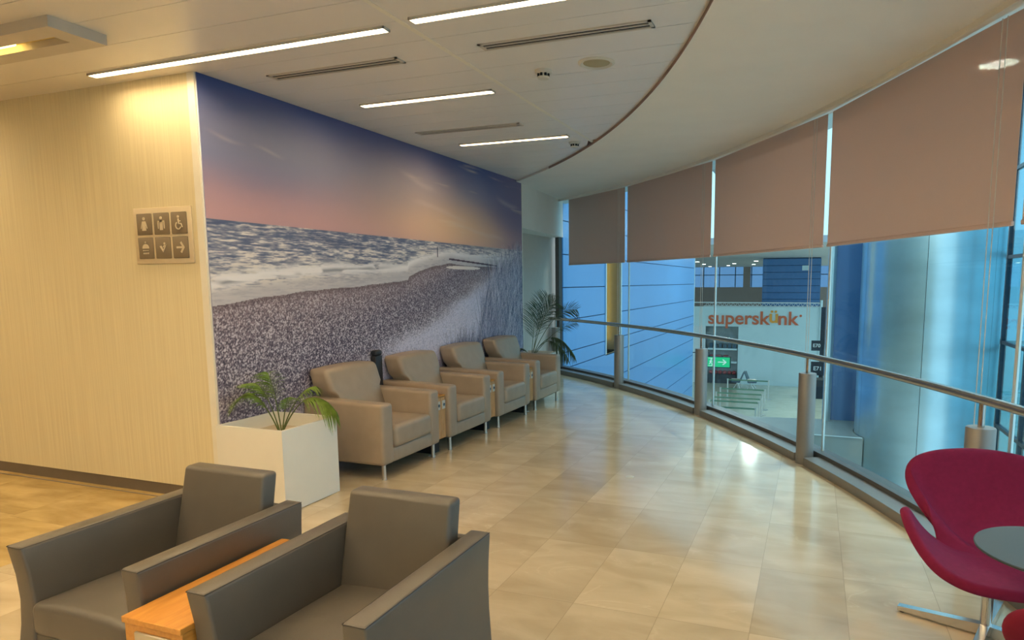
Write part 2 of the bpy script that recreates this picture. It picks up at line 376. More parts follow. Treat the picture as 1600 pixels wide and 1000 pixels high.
# the wall behind the mural and the recess past it
struct(MB().box(-4.35, -4.012, 3.75, 8.93, 0, CZ+.04).build('wall_mural', 'white_trim', smooth=False))
struct(MB().box(-4.6, -4.4, 8.93, 11.35, 0, 2.4).build('wall_recess', 'grey_wall', smooth=False))
struct(MB().prism([(-4.0, 8.93), (-4.19, 11.12), (-4.6, 11.12), (-4.6, 8.93)], 2.38, CZ).build('wall_bulkhead', 'soffit', smooth=False))
struct(MB().box(-4.4, -4.385, 8.93, 11.2, 0, .09).build('baseboard_recess', 'skirt', smooth=False))
struct(MB().box(-4.014, -3.994, 8.925, 8.945, 0, CZ-.03).build('trim_mural_corner', 'white_trim', smooth=False))
struct(MB().box(-4.42, -4.02, 8.90, 8.93, 0, CZ).build('wall_mural_end', 'soffit', smooth=False))
# room behind the camera
struct(MB().box(-11.2, -11, -6.2, 3.75, 0, CZ).build('wall_corridor', 'cream', smooth=False))
struct(MB().box(-11.2, 2.0, -6.2, -6, 0, CZ+.05).build('wall_back', 'cream', smooth=False))
struct(MB().box(-11, -4.06, 3.75, 3.8, CZ, CZ+.04).build('ceiling_cover', 'dark', smooth=False))

# ------------------------------------------------------------------ curved glazing
for i, (a, b) in enumerate(zip(MUL, MUL[1:])):
    p, q = P(RG, a), P(RG, b); d = (q-p).normalized(); nrm = Vector((-d.y, d.x, 0)) * -1
    g = MB(); n2 = Vector((d.y, -d.x, 0))*.006
    L_ = (q-p)
    p1, q1 = p+d*.004, q-d*.004
    bm = g.bm
    vs = [bm.verts.new(v) for v in (p1-n2+Vector((0, 0, .09)), q1-n2+Vector((0, 0, .09)), q1-n2+Vector((0, 0, 3.3)), p1-n2+Vector((0, 0, 3.3)),
                                    p1+n2+Vector((0, 0, .09)), q1+n2+Vector((0, 0, .09)), q1+n2+Vector((0, 0, 3.3)), p1+n2+Vector((0, 0, 3.3)))]
    for f in ((0, 1, 2, 3), (7, 6, 5, 4), (0, 4, 5, 1), (1, 5, 6, 2), (2, 6, 7, 3), (3, 7, 4, 0)): bm.faces.new([vs[k] for k in f])
    w = struct(g.build('window_%d' % (i+1), 'glass', smooth=False))
    j = MB().tube([P(RG, b, .09), P(RG, b, 3.2)], .013, 8).build('joint', 'joint', w)
jmb = MB().box(-.03, .03, -.06, .06, 0, 3.0)
jo = struct(jmb.build('trim_window_jamb', 'channel', smooth=False)); jo.location = P(15.0, 54.05); jo.rotation_euler = (0, 0, math.radians(54))
struct(arcband(14.97, 15.10, 0, .105, -22, 53.9, 90).build('trim_glass_channel', 'channel'))
for i, (a, b) in enumerate(zip(MUL, MUL[1:])):
    struct(arcband(14.825, 14.972, 0, .072, b+.33, a-.33, 10).build('trim_%d' % (i+1), 'curb'))

# ------------------------------------------------------------------ handrail with posts
gr = empty('guard_rail', P(14.88, 37), 0, 'curved steel handrail on grey round posts running along the window', 'railing')
inv = Matrix.Translation(gr.location).inverted()
def shift(o): o.data.transform(inv); return o
shift(MB().tube([P(14.88, a/2, .955) for a in range(109, -38, -1)], .026, 14).build('handrail', 'rail', gr))
for a in MUL[:8]:
    po = MB(); q = P(14.88, a)
    po.lathe([(0, 0), (.074, 0), (.074, .797), (.070, .803), (0, .803)], 32, q.x, q.y)
    po = shift(po.build('post', 'postpaint', gr))
    shift(MB().cyl(q.x, q.y, .80, .94, .017, 16).build('post_rod', 'rail', po))

# ------------------------------------------------------------------ roller blinds
names = ['leftmost narrow roller blind beside the steel jamb, lowered over the top of the glass',
         'second roller blind from the left, brown fabric above the blue cladding wall',
         'third roller blind from the left, brown fabric above the shop sign',
         'large brown roller blind on the right, above the steel column']
for i, (a, b) in enumerate(zip(MUL[:6], MUL[1:7])):
    aa = a-.16 if i else a-1.05; bb = b+.12
    p, q = P(14.99, aa), P(14.99, bb); d = (q-p); Lb = d.length; ang = math.atan2(d.y, d.x)
    t = empty('roller_blind', (p.x, p.y, 0), ang,
              names[i] if i < 4 else 'brown roller blind at the right edge of the photo and beyond', 'blind', 'brown roller blinds along the curved window')
    MB().box(0, Lb, -.001, .001, 1.905, 2.99).build('fabric', 'blind', t, smooth=False)
    MB().box(0, Lb, -.010, .010, 1.885, 1.912, .006, 2).build('bottom_bar', 'blind', t)
    # bead cord loop near the right end
    zt = {0: .5, 1: .40, 2: .36, 3: .30}.get(i, .4)
    xc = Lb-.10
    MB().tube([(xc-.02, -.05, 2.97), (xc-.018, -.05, zt+.3), (xc-.004, -.05, zt)], .0028, 6).tube([(xc+.02, -.05, 2.97), (xc+.018, -.05, zt+.3), (xc+.004, -.05, zt)], .0028, 6).build('pull_cord', 'cord', t)
    MB().box(xc-.014, xc+.014, -.062, -.038, zt-.09, zt, .006, 2).build('cord_weight', 'white', t)

# ================================================================== MURAL (a printed beach scene; its picture is computed here)
def mural():
    Wn, Hn = 980, 540; Y0, Y1, Z0, Z1 = 3.56, 8.925, 0.0, 3.028
    yy, zz = np.meshgrid(np.linspace(Y0, Y1, Wn), np.linspace(Z0, Z1, Hn))
    rng = np.random.RandomState(3)
    def noise(cy, cz):
        """value noise with cells cy wide and cz tall (metres)"""
        ny, nz_ = int((Y1-Y0)/cy)+3, int((Z1-Z0)/cz)+3
        g = rng.rand(nz_, ny); u = (yy-Y0)/cy; v = (zz-Z0)/cz
        iu = u.astype(int); iv = v.astype(int); fu = u-iu; fv = v-iv; fu = fu*fu*(3-2*fu); fv = fv*fv*(3-2*fv)
        return (g[iv, iu]*(1-fu)+g[iv, iu+1]*fu)*(1-fv)+(g[iv+1, iu]*(1-fu)+g[iv+1, iu+1]*fu)*fv
    def fbm(cy, cz, o=4):
        s = 0; a = 1; t = 0
        for k in range(o): s = s+a*noise(cy/2**k, cz/2**k); t += a; a *= .55
        return s/t
    sm = lambda a, b, x: (lambda t: t*t*(3-2*t))(np.clip((x-a)/(b-a), 0, 1))
    C = lambda r, g, b: np.array(srgb(r, g, b)[:3])
    def mix(a, b, t): return a*(1-t[..., None])+b*t[..., None]
    img = np.zeros((Hn, Wn, 3)); hz = 2.052
    # sky
    h = np.clip((zz-hz)/(Z1-hz), 0, 1); sy = (yy-Y0)/(Y1-Y0)
    cl = fbm(1.6, .5, 5); st = fbm(1.3, .10, 4)
    sky = np.ones((Hn, Wn, 3))*C(172, 136, 140)
    sky = mix(sky, C(146, 124, 140), sm(.05, .35, h+.1*(cl-.5)))
    sky = mix(sky, C(112, 114, 144), sm(.25, .6, h+.3*(cl-.5)))
    sky = mix(sky, C(48, 66, 116), sm(.60, 1.04, h+.35*(cl-.5)+.10*(sy < .3)*0))
    # warm glow right of the middle
    gl = np.exp(-(((yy-7.0)/1.5)**2+((zz-2.25)/.34)**2)); sky = mix(sky, C(222, 180, 140), np.clip(gl*.85, 0, 1))
    gl2 = np.exp(-(((yy-6.1)/1.1)**2+((zz-2.6)/.35)**2)); sky = mix(sky, C(180, 158, 148), np.clip(gl2*.55, 0, 1))
    gl3 = np.exp(-(((yy-4.4)/.75)**2+((zz-2.68)/.25)**2)); sky = mix(sky, C(136, 132, 142), np.clip(gl3*.6, 0, 1))
    sky = mix(sky, C(88, 88, 122), sm(7.2, 8.9, yy)*.75*sm(.1, .5, h))
    sky = mix(sky, C(125, 110, 130), sm(7.8, 8.9, yy)*.6)
    wis = sm(.6, .8, st)*sm(.45, .62, fbm(.9, .35, 3))*sm(.05, .2, h)*sm(5.0, 6.5, yy)
    sky = mix(sky, C(214, 186, 160), np.clip(wis*.6, 0, 1))
    for (ya, za, yb, zb, wd) in ((5.9, 2.72, 6.7, 2.58, .02), (6.1, 2.45, 7.4, 2.33, .018), (6.9, 2.30, 8.4, 2.16, .016), (8.1, 2.72, 8.9, 2.62, .02), (4.0, 2.62, 4.4, 2.6, .01), (3.6, 2.66, 4.0, 2.62, .01)):
        t = np.clip((yy-ya)/(yb-ya), 0, 1); d = zz-(za+(zb-za)*t)-(.05*(noise(.25, .5)-.5)); m = np.exp(-(d/(wd*1.5))**2)*sm(ya-.05, ya+.25, yy)*(1-sm(yb-.3, yb, yy))
        sky = mix(sky, C(206, 184, 172), m*.26)
    img[:] = sky
    # sea
    dep = np.clip((hz-zz)/.6, 0, 1)
    w1 = fbm(.17, .013, 4); w2 = fbm(.07, .009, 3); w3 = fbm(.7, .06, 3)
    sea = mix(np.ones((Hn, Wn, 3))*C(84, 94, 120), C(150, 148, 158), sm(.38, .66, .5*w1+.5*w2+.25*dep-.02))
    sea = mix(sea, C(205, 196, 188), sm(.53, .70, w2*.55+w1*.45+.22*dep-.03+.10*sm(5.5, 8, yy)))
    sea = mix(sea, C(66, 78, 108), sm(.56, .70, w3)*(1-dep)*.6)
    sea = mix(sea, C(190, 178, 176), sm(5.6, 8.4, yy)*.35)
    isea = zz < hz-.0*yy
    img = np.where(isea[..., None], sea, img)
    # surf line and foam
    shy = [3.56, 4.012, 4.654, 5.179, 5.689, 6.0, 6.03, 6.2, 6.47, 6.874, 7.2, 8.0, 8.93]; shz = [1.435, 1.49, 1.545, 1.568, 1.60, 1.625, 1.665, 1.715, 1.775, 1.82, 1.80, 1.80, 1.80]
    sh = np.interp(yy, shy, shz)+.010*(noise(.12, .5)-.5)
    up = zz-sh
    fo = fbm(.16, .03, 4); band = np.exp(-((up-.17+.07*sm(5, 6.6, yy))/.055)**2)
    foam = sm(.42, .62, fo+.25*band)
    img = np.where(isea[..., None], mix(img, C(212, 206, 204), np.clip(foam*np.clip(band*1.1, 0, 1), 0, 1)), img)
    shadow = np.exp(-((up-.145-.02*noise(.4, .5))/.02)**2)*sm(.4, .6, fbm(.25, .05, 2))*(1-sm(5.2, 6, yy))
    img = np.where(isea[..., None], mix(img, C(104, 106, 120), shadow*.8), img)
    wash = (up > 0) & (up < .16); tw = fbm(.5, .03, 3)
    img = np.where((wash & isea)[..., None], mix(img, C(172, 166, 168), np.clip((1-sm(.07, .14, up))*(.5+.6*tw), 0, 1)), img)
    # beach
    beach = up < 0
    g1 = rng.rand(Hn, Wn); g2 = noise(.013, .010); g3 = noise(.022, .015); far = sm(1.0, 1.75, zz)
    wz = sm(.2, 1.25, zz+.16*(yy-Y0)); gb = (g1+np.roll(g1, 1, 0)+np.roll(g1, 1, 1)+np.roll(np.roll(g1, 1, 0), 1, 1))/4; gb = .5+(gb-.5)*1.5
    sp = (.18*g3+.42*g2+.40*gb)*(1-wz)+(.12*g2+.88*gb)*wz
    base = mix(np.ones((Hn, Wn, 3))*C(114, 102, 112), C(136, 118, 120), far)
    lit = -(zz-np.interp(yy, [3.56, 4.0, 4.5, 5.15, 6.0, 6.8, 7.5, 8.0], [.22, .46, .66, .90, 1.12, 1.34, 1.60, 1.74]))  # positive below the bright edge
    lm = sm(-.06, .20, lit+.10*(fbm(.4, .15, 3)-.5))*(.35+.65*sm(3.7, 5.0, yy))
    base = mix(base, C(92, 83, 98), np.exp(-((lit+.25)/.22)**2)*.75)
    base = mix(base, C(190, 182, 196), np.clip(lm, 0, 1))
    cont = (.60-.30*far)
    bright = sm(.50, .80, sp); darkm = sm(.46, .22, sp) if False else 1-sm(.22, .46, sp)
    bc = mix(base, C(206, 196, 200), bright*cont*1.35)
    bc = mix(bc, C(42, 40, 58), darkm*cont*1.35*(1-.6*lm))
    wet = np.exp(-((up+.01)/.03)**2); bc = mix(bc, C(84, 68, 72), wet*.55)
    img = np.where(beach[..., None], bc, img)
    # pool on the sand, groyne, marker pole
    pool = (((yy-7.2)/.42)**2+((zz-1.775)/.022)**2) < 1; img[pool] = C(206, 194, 186)
    gr_ = (yy > 6.85) & (yy < 8.1) & (np.abs(zz-(1.872-.052*(yy-6.85)/1.15)) < .010); img[gr_] = C(70, 56, 70)
    pole = (np.abs(yy-6.6) < .008) & (zz > 1.885) & (zz < 1.995); img[pole] = C(62, 60, 80)
    # grass at the right
    gz = np.interp(yy, [7.35, 7.5, 7.8, 8.1, 8.5, 8.93], [.2, 1.05, 1.55, 1.85, 1.98, 2.05]); gm = sm(0, .25, gz-zz)*sm(7.3, 7.6, yy)
    img = mix(img, C(70, 82, 108), np.clip(gm*.9, 0, 1)); img = mix(img, C(36, 52, 78), np.clip(sm(7.9, 8.6, yy)*sm(0, .5, gz-zz)*sm(.3, .6, fbm(.3, .3, 3)), 0, 1)*.8)
    dy = (Y1-Y0)/(Wn-1); dz = (Z1-Z0)/(Hn-1)
    def blade(y, z, ln, lean, colr, al, wd=1):
        n = int(ln/dz*1.6)+2
        for k in range(n):
            t = k/n; py = y+lean*t*t; pz = z+ln*t*(1-.25*abs(lean)*t)
            i = int((pz-Z0)/dz); j = int((py-Y0)/dy)
            if 0 <= i < Hn and 0 <= j < Wn-1:
                img[i, j] = img[i, j]*(1-al)+colr*al
    cols = [C(150, 140, 156), C(118, 116, 138), C(190, 180, 190), C(190, 180, 186), C(90, 92, 116), C(44, 54, 80)]
    for k in range(2600):
        y = 7.55+1.36*rng.rand()**.8; top = np.interp(y, [7.35, 7.6, 8.1, 8.93], [.9, 1.5, 1.95, 2.12]); z = rng.rand()*max(top-.35, .2); ln = .25+.45*rng.rand()
        blade(y, z, min(ln, max(top-z, .1)+.12*rng.rand()), (rng.rand()-.35)*.5, cols[rng.randint(6)], .6)
    for k in range(700):
        y = 6.1+1.5*rng.rand(); blade(y, .45+.12*rng.rand(), .15+.25*rng.rand()*(.4+.6*(abs(y-7.2) < .35)), (rng.rand()-.5)*.2, C(120, 98, 102), .5)
    for k in range(500):
        y = 7.2+.35*rng.randn()*.5; blade(y, .3+.2*rng.rand(), .3+.35*rng.rand(), (rng.rand()-.5)*.25, cols[rng.randint(6)]*.7, .5)
    img = np.clip(img*MURAL_GAIN, 0, 1)
    me = bpy.data.meshes.new('mural')
    co = np.stack([np.full(yy.shape, -3.997), yy, zz], -1).reshape(-1, 3)
    idx = np.arange(Hn*Wn).reshape(Hn, Wn)
    f = np.stack([idx[:-1, :-1], idx[:-1, 1:], idx[1:, 1:], idx[1:, :-1]], -1).reshape(-1, 4)
    # a real sheet: front grid plus four edge strips and a back quad
    base_n = Hn*Wn
    back = np.array([[-4.011, Y0, Z0], [-4.011, Y1, Z0], [-4.011, Y1, Z1], [-4.011, Y0, Z1]])
    co = np.concatenate([co, back]); c = [idx[0, 0], idx[0, -1], idx[-1, -1], idx[-1, 0]]
    extra = [[base_n+3, base_n+2, base_n+1, base_n]]+[[c[k], base_n+k, base_n+(k+1) % 4, c[(k+1) % 4]] for k in range(4)]
    f = np.concatenate([f, np.array(extra)])
    me.vertices.add(len(co)); me.vertices.foreach_set('co', co.ravel())
    me.loops.add(f.size); me.loops.foreach_set('vertex_index', f.ravel())
    me.polygons.add(len(f)); me.polygons.foreach_set('loop_start', np.arange(0, f.size, 4)); me.polygons.foreach_set('loop_total', np.full(len(f), 4))
    me.update(calc_edges=True)
    ca = me.color_attributes.new('print', 'FLOAT_COLOR', 'POINT')
    col = np.concatenate([np.concatenate([img.reshape(-1, 3), np.ones((base_n, 1))], 1), np.ones((4, 4))])
    ca.data.foreach_set('color', col.ravel().astype(np.float32))
    m, nt, p = newmat('printed_mural'); at = N(nt, 'ShaderNodeAttribute', attribute_name='print')
    nt.links.new(at.outputs['Color'], p.inputs['Base Color']); p.inputs['Roughness'].default_value = .5; p.inputs['Specular IOR Level'].default_value = .25
    me.materials.append(m)
    o = link(bpy.data.objects.new('wall_mural_print', me))
    return props(o, 'wall-sized photo mural of a shingle beach, surf and sunset sky behind the armchairs', 'mural')
MURAL_GAIN = np.array([1.25, 1.30, 1.42])
mu = mural(); mu.name = 'beach_mural'

# ================================================================== CEILING FITTINGS
def strip_light(x0, x1, y, label):
    t = empty('strip_light', ((x0+x1)/2, y, CZ), 0, label, 'ceiling light', 'recessed linear strip lights')
    h = (x1-x0)/2
    f = MB(); w = .034
    f.box(-h-.008, h+.008, -w, -w+.006, -.015, .0); f.box(-h-.008, h+.008, w-.006, w, -.015, .0); f.box(-h-.008, -h, -w, w, -.015, .0); f.box(h, h+.008, -w, w, -.015, .0)
    f.build('frame', 'vent', t, smooth=False)
    MB().box(-h, h, -w+.006, w-.006, -.002, .01).build('diffuser', 'strip', t, smooth=False); return t
strip_light(-4.72, -2.33, 3.36, 'longest strip light, close above the cream wall corner')
strip_light(-2.12, -.80, 3.31, 'strip light at the top edge of the photo, right of the ceiling seam')
strip_light(-3.49, -2.32, 4.68, 'middle strip light, below the left air vent')
strip_light(-3.515, -2.33, 6.33, 'farthest strip light, nearest the far end of the mural')
for x0, x1, y in ((-4.72, -2.33, 1.7), (-2.12, -.3, 1.7), (-4.72, -2.33, 0.1), (-2.12, -.1, .1), (-4.72, -2.33, -1.6), (-2.12, 0, -1.6), (-2.12, 0, -3.4), (-4.72, -2.33, -3.4), (-8.6, -6.3, 3.1), (-8.6, -6.3, 1.0), (-8.6, -6.3, -1.5), (-4.72, -2.33, .9), (-2.12, -.2, .9), (-4.72, -2.33, -.75), (-2.12, 0, -.75), (-8.6, -6.3, 2.1)):
    strip_light(x0, x1, y, 'added strip light out of view, giving the room fill light')  # unseen lamps in the same pattern, added for warm fill light
def vent(x0, x1, y, label):
    t = empty('air_vent', ((x0+x1)/2, y, CZ), 0, label, 'vent', 'slotted ceiling air vents'); h = (x1-x0)/2; w = .055
    f = MB(); f.box(-h-.02, h+.02, -w, -w+.018, -.008, .01); f.box(-h-.02, h+.02, w-.018, w, -.008, .01); f.box(-h-.02, -h, -w, w, -.008, .01); f.box(h, h+.02, -w, w, -.008, .01)
    f.build('frame', 'vent', t, smooth=False); MB().box(-h, h, -w+.018, w-.018, -.001, .008).build('dark_slot', 'dark', t, smooth=False)
    MB().box(-h, h, -.006, .006, -.007, .006).build('slot_divider', 'vent', t, smooth=False); return t
vent(-3.60, -2.58, 3.85, 'slotted ceiling vent left of the seam, above the near end of the mural')
vent(-1.95, -.92, 3.83, 'large slotted ceiling vent beside the round speaker')
vent(-3.63, -2.58, 5.735, 'small distant slotted vent between two strip lights')
sp = empty('ceiling_speaker', (-1.401, 4.362, CZ), 0, 'round flush ceiling speaker with beige grille near the curved ceiling edge', 'speaker')
MB().lathe([(.0, -.002), (.085, -.004), (.09, -.002), (.0, .004)], 40).build('grille', 'speaker', sp)
MB().lathe([(.088, -.003), (.105, -.012), (.122, -.004), (.122, .006), (.088, .006)], 40).build('rim', 'offwhite', sp)
for x, y, lab in ((-1.787, 4.384, 'white smoke detector between vent and round speaker'), (-2.374, 6.66, 'distant smoke detector by the end of the farthest strip light')):
    t = empty('smoke_detector', (x, y, CZ), 0, lab, 'smoke detector', 'white smoke detectors')
    MB().lathe([(0, 0), (.058, 0), (.058, -.018), (.048, -.024), (0, -.024)], 32).build('base', 'offwhite', t)
    d = MB()
    for k in range(8):
        a = 2*PI*k/8; d.box(.036*math.cos(a)-.007, .036*math.cos(a)+.007, .036*math.sin(a)-.007, .036*math.sin(a)+.007, -.042, -.022)
    d.build('sensor_slots', 'dark', t, smooth=False)
    MB().lathe([(0, -.024), (.033, -.024), (.033, -.042), (.042, -.044), (.038, -.056), (0, -.062)], 32).build('cap', 'offwhite', t)
for x, y, lab in ((-3.276, 5.214, 'small round sprinkler cover left of the middle strip light end'), (-1.373, 5.178, 'small round sprinkler cover near the curved ceiling edge'), (-3.31, 7.468, 'farthest sprinkler cover above the end of the mural')):
    props(MB().lathe([(0, -.012), (.030, -.012), (.036, -.006), (.036, .002), (0, .002)], 28, x, y).build('sprinkler_cover', 'offwhite'), lab, 'sprinkler', 'sprinkler covers')
# surface mounted box lamp at the top left
bl = empty('box_lamp', (-4.6, 2.72, CZ), 0, 'surface mounted white box lamp with a glowing yellow slot, top left', 'ceiling light')
b = MB(); y0, y1 = -.16, .16; xe = .70; zb = -.06
b.box(-1.1, xe, y0, -.045, zb, 0); b.box(-1.1, xe, .045, y1, zb, 0); b.box(.56, xe, -.045, .045, zb, 0); b.box(-1.1, -.96, -.045, .045, zb, 0)
b.build('housing', 'vent', bl, smooth=False)
MB().box(-.96, .56, -.045, .045, -.02, -.004).build('reflector', 'yellow', bl, smooth=False)
MB().tube([(-.9, 0, -.034), (.15, 0, -.034)], .012, 10).build('lamp_tube', 'slotlamp', bl)

# ================================================================== WALL SIGN
sg = empty('restroom_sign', (-4.68, 3.555, 1.745), 0, 'sand coloured sign panel with six brown pictogram tiles on the cream wall', 'sign')
MB().box(0, .563, -.014, -.002, 0, .398, .004, 2).build('panel', 'sign', sg)
tw, th = .148, .152
def tile(cx, cz):
    return MB().box(cx-tw/2, cx+tw/2, -.019, -.012, cz-th/2, cz+th/2, .006, 2).build('pictogram_tile', 'signtile', sg)
tc_ = [.110, .280, .450]; tr_ = [.282, .112]
T = [[tile(x, z) for x in tc_] for z in tr_]
def icon(par, shapes, name):
    mb = MB()
    for pts in shapes: mb.prism(pts, -.0225, -.0185, 'y')
    return mb.build(name, 'signicon', par, smooth=False)
def circ_pts(cx, cz, r, n=18, a0=0, a1=2*PI): return [(cx+r*math.cos(a0+(a1-a0)*k/n), cz+r*math.sin(a0+(a1-a0)*k/n)) for k in range(n if abs(a1-a0-2*PI) < 1e-6 else n+1)]
def seg(ax, az, bx, bz, w):
    d = Vector((bx-ax, bz-az)); n = Vector((-d.y, d.x)).normalized()*w/2
    return [(ax+n.x, az+n.y), (bx+n.x, bz+n.y), (bx-n.x, bz-n.y), (ax-n.x, az-n.y)]
x, z = tc_[0], tr_[0]
icon(T[0][0], [circ_pts(x, z+.040, .011), [(x-.010, z+.022), (x+.010, z+.022), (x+.020, z-.045), (x-.020, z-.045)], seg(x-.012, z+.02, x-.030, z-.03, .007), seg(x+.012, z+.02, x+.030, z-.03, .007)], 'woman_icon')
x = tc_[1]
icon(T[0][1], [circ_pts(x, z+.040, .011), [(x-.014, z+.022), (x+.014, z+.022), (x+.014, z-.045), (x-.014, z-.045)], [(x-.032, z+.022), (x+.032, z+.022), (x+.032, z+.012), (x-.032, z+.012)], seg(x-.029, z+.016, x-.029, z-.035, .007), seg(x+.029, z+.016, x+.029, z-.035, .007)], 'man_icon')
x = tc_[2]
ring = [circ_pts(x-.006, z-.018, .028, 2, math.radians(a), math.radians(a+20))[0:1]+[circ_pts(x-.006, z-.018, .028, 1, math.radians(a), math.radians(a+20))[1]]+[circ_pts(x-.006, z-.018, .021, 1, math.radians(a), math.radians(a+20))[1]]+[circ_pts(x-.006, z-.018, .021, 1, math.radians(a), math.radians(a+20))[0]] for a in range(120, 340, 20)]
icon(T[0][2], ring+[circ_pts(x-.003, z+.044, .009), seg(x-.003, z+.03, x, z-.005, .010), seg(x, z-.005, x+.022, z-.005, .008), seg(x+.022, z-.005, x+.032, z-.030, .008), seg(x, z+.015, x+.018, z+.013, .006)], 'wheelchair_icon')
x, z = tc_[0], tr_[1]
icon(T[1][0], [circ_pts(x, z+.042, .006), circ_pts(x, z-.002, .032, 16, 0, PI)]+[seg(x-.024+.012*k, z-.012, x-.027+.012*k, z-.020, .004) for k in range(5)]+[seg(x-.022+.012*k, z-.030, x-.025+.012*k, z-.042, .004) for k in range(5)], 'shower_icon')
x = tc_[1]
icon(T[1][1], [[(x-.030, z+.012), (x-.012, z+.014), (x+.002, z-.012), (x+.036, z+.026), (x+.002, z-.032)], circ_pts(x+.018, z+.030, .008), seg(x+.004, z+.004, x+.018, z+.018, .007)], 'baby_changing_icon')
x = tc_[2]
icon(T[1][2], [seg(x-.036, z, x+.030, z, .014), seg(x+.034, z-.002, x+.006, z+.036, .014), seg(x+.034, z+.002, x+.006, z-.036, .014)], 'arrow_icon')

# ================================================================== TAUPE ARMCHAIRS ALONG THE MURAL  (front towards +x)
def deform(o, fn):
    for v in o.data.vertices: v.co = fn(v.co.copy())
    o.data.update(); return o
def lounge_chair():
    t = empty('lounge_armchair', (-3.2, 4.38, 0)); Wd = .865; D = .79; aw = .15
    # body: U shaped front panel profile (y,z) extruded, with arms
    zb = .125
    for nm, ya, yb in (('armrest', 0, aw), ('armrest', Wd-aw, Wd)):
        o = MB().box(-D, 0, ya, yb, zb, .628, .03, 5).build(nm, 'taupe', t)
        deform(o, lambda c: Vector((c.x, c.y, c.z+(.018*(-c.x/D) if c.z > .4 else 0))))
    MB().box(-D+.02, -.004, aw-.02, Wd-aw+.02, zb+.003, .25, .02, 3).build('seat_base', 'taupe', t)
    o = MB().box(-.66, .012, aw+.003, Wd-aw-.003, .245, .425, .04, 5)
    o = o.build('seat_cushion', 'taupe', t)
    deform(o, lambda c: Vector((c.x, c.y, c.z+(.03*math.sin(PI*min(1, max(0, (c.y-aw)/(Wd-2*aw))))*(1 if c.z > .35 else 0)))))
    o = MB().box(-.20, 0, .085, Wd-.085, .36, .87, .04, 5).build('backrest', 'taupe', t)
    # lean back and shift; front face follows a line from x=-.43 at the seat to -.60 at the top
    def fb(c):
        k = (c.z-.36)/.51; x = c.x-.44-.17*k
        x = max(x, -D+.01)
        yy_ = c.y
        if c.z < .66: # narrower between the arms
            yy_ = min(max(c.y, aw+.002), Wd-aw-.002)
        return Vector((x, yy_, c.z+.02*math.sin(PI*c.y/Wd)*k))
    bm = bmesh.new(); bm.from_mesh(o.data)
    for zc in (.5, .62, .652, .70, .78):
        bmesh.ops.bisect_plane(bm, geom=bm.verts[:]+bm.edges[:]+bm.faces[:], plane_co=(0, 0, zc), plane_no=(0, 0, 1))
    for yc in (.25, .43, .6):
        bmesh.ops.bisect_plane(bm, geom=bm.verts[:]+bm.edges[:]+bm.faces[:], plane_co=(0, yc, 0), plane_no=(0, 1, 0))
    bm.to_mesh(o.data); bm.free(); deform(o, fb)
    for x in (-.045, -D+.06):
        for y in (.055, Wd-.065):
            MB().lathe([(0, 0), (.02, 0), (.02, .01), (.017, .014), (.017, .13), (0, .13)], 20, x, y).build('leg', 'steel', t)
    return t
ch0 = lounge_chair()
lab = ['nearest taupe leather armchair, beside the near white planter', 'second taupe armchair from the near planter, right of the black stand',
       'third taupe armchair from the near planter, below the mural grass', 'farthest taupe armchair, in front of the far planter']
for k in range(4):
    c = ch0 if k == 0 else copy_tree(ch0)
    c.location = (-3.2, 4.38+1.048*k, 0); props(c, lab[k], 'armchair', 'taupe armchairs in a row along the mural')
def side_unit(y, label):
    t = empty('side_cabinet', (-3.25, y, 0), 0, label, 'side table', 'beech units with sockets between the armchairs')
    w = .172
    MB().box(-.64, -.004, 0, w, .14, .535, .003, 1).build('body', 'wood2', t)
    MB().box(-.645, .004, -.0, w, .535, .55, .003, 1).build('top', 'wood', t)
    for k in (0, 1):
        MB().box(-.004, .006, .003+k*.085, .082+k*.085, .142, .532, .001, 1).build('front_panel', 'wood2', t)
        s = MB().box(.006, .012, .018+k*.088, .072+k*.088, .42, .50, .002, 1).build('socket_plate', 'offwhite', t)
        MB().prism([(.045+k*.088+.015*math.cos(a*PI/8), .46+.015*math.sin(a*PI/8)) for a in range(16)], .012, .0145, 'x').build('socket', 'seatblue', s, smooth=False)
    MB().box(-.64, -.06, .03, w-.03, 0, .14).build('plinth', 'black', t, smooth=False)
for k, l in enumerate(('beech socket cabinet between the nearest and second taupe armchairs', 'beech socket cabinet between the second and third taupe armchairs', 'beech socket cabinet between the third and farthest taupe armchairs')):
    side_unit(4.38+.87+.003+1.048*k, l)
# black upright stand against the mural
bs = empty('black_stand', (-3.958, 5.365, 0), 0, 'slim black upright stand against the mural behind the first two armchairs', 'stand')
MB().box(-.028, .028, -.052, .052, .0, .90, .006, 2).build('body', 'black', bs)
MB().box(-.031, .031, -.056, .056, .90, .955, .02, 3).build('cap', 'black', bs)

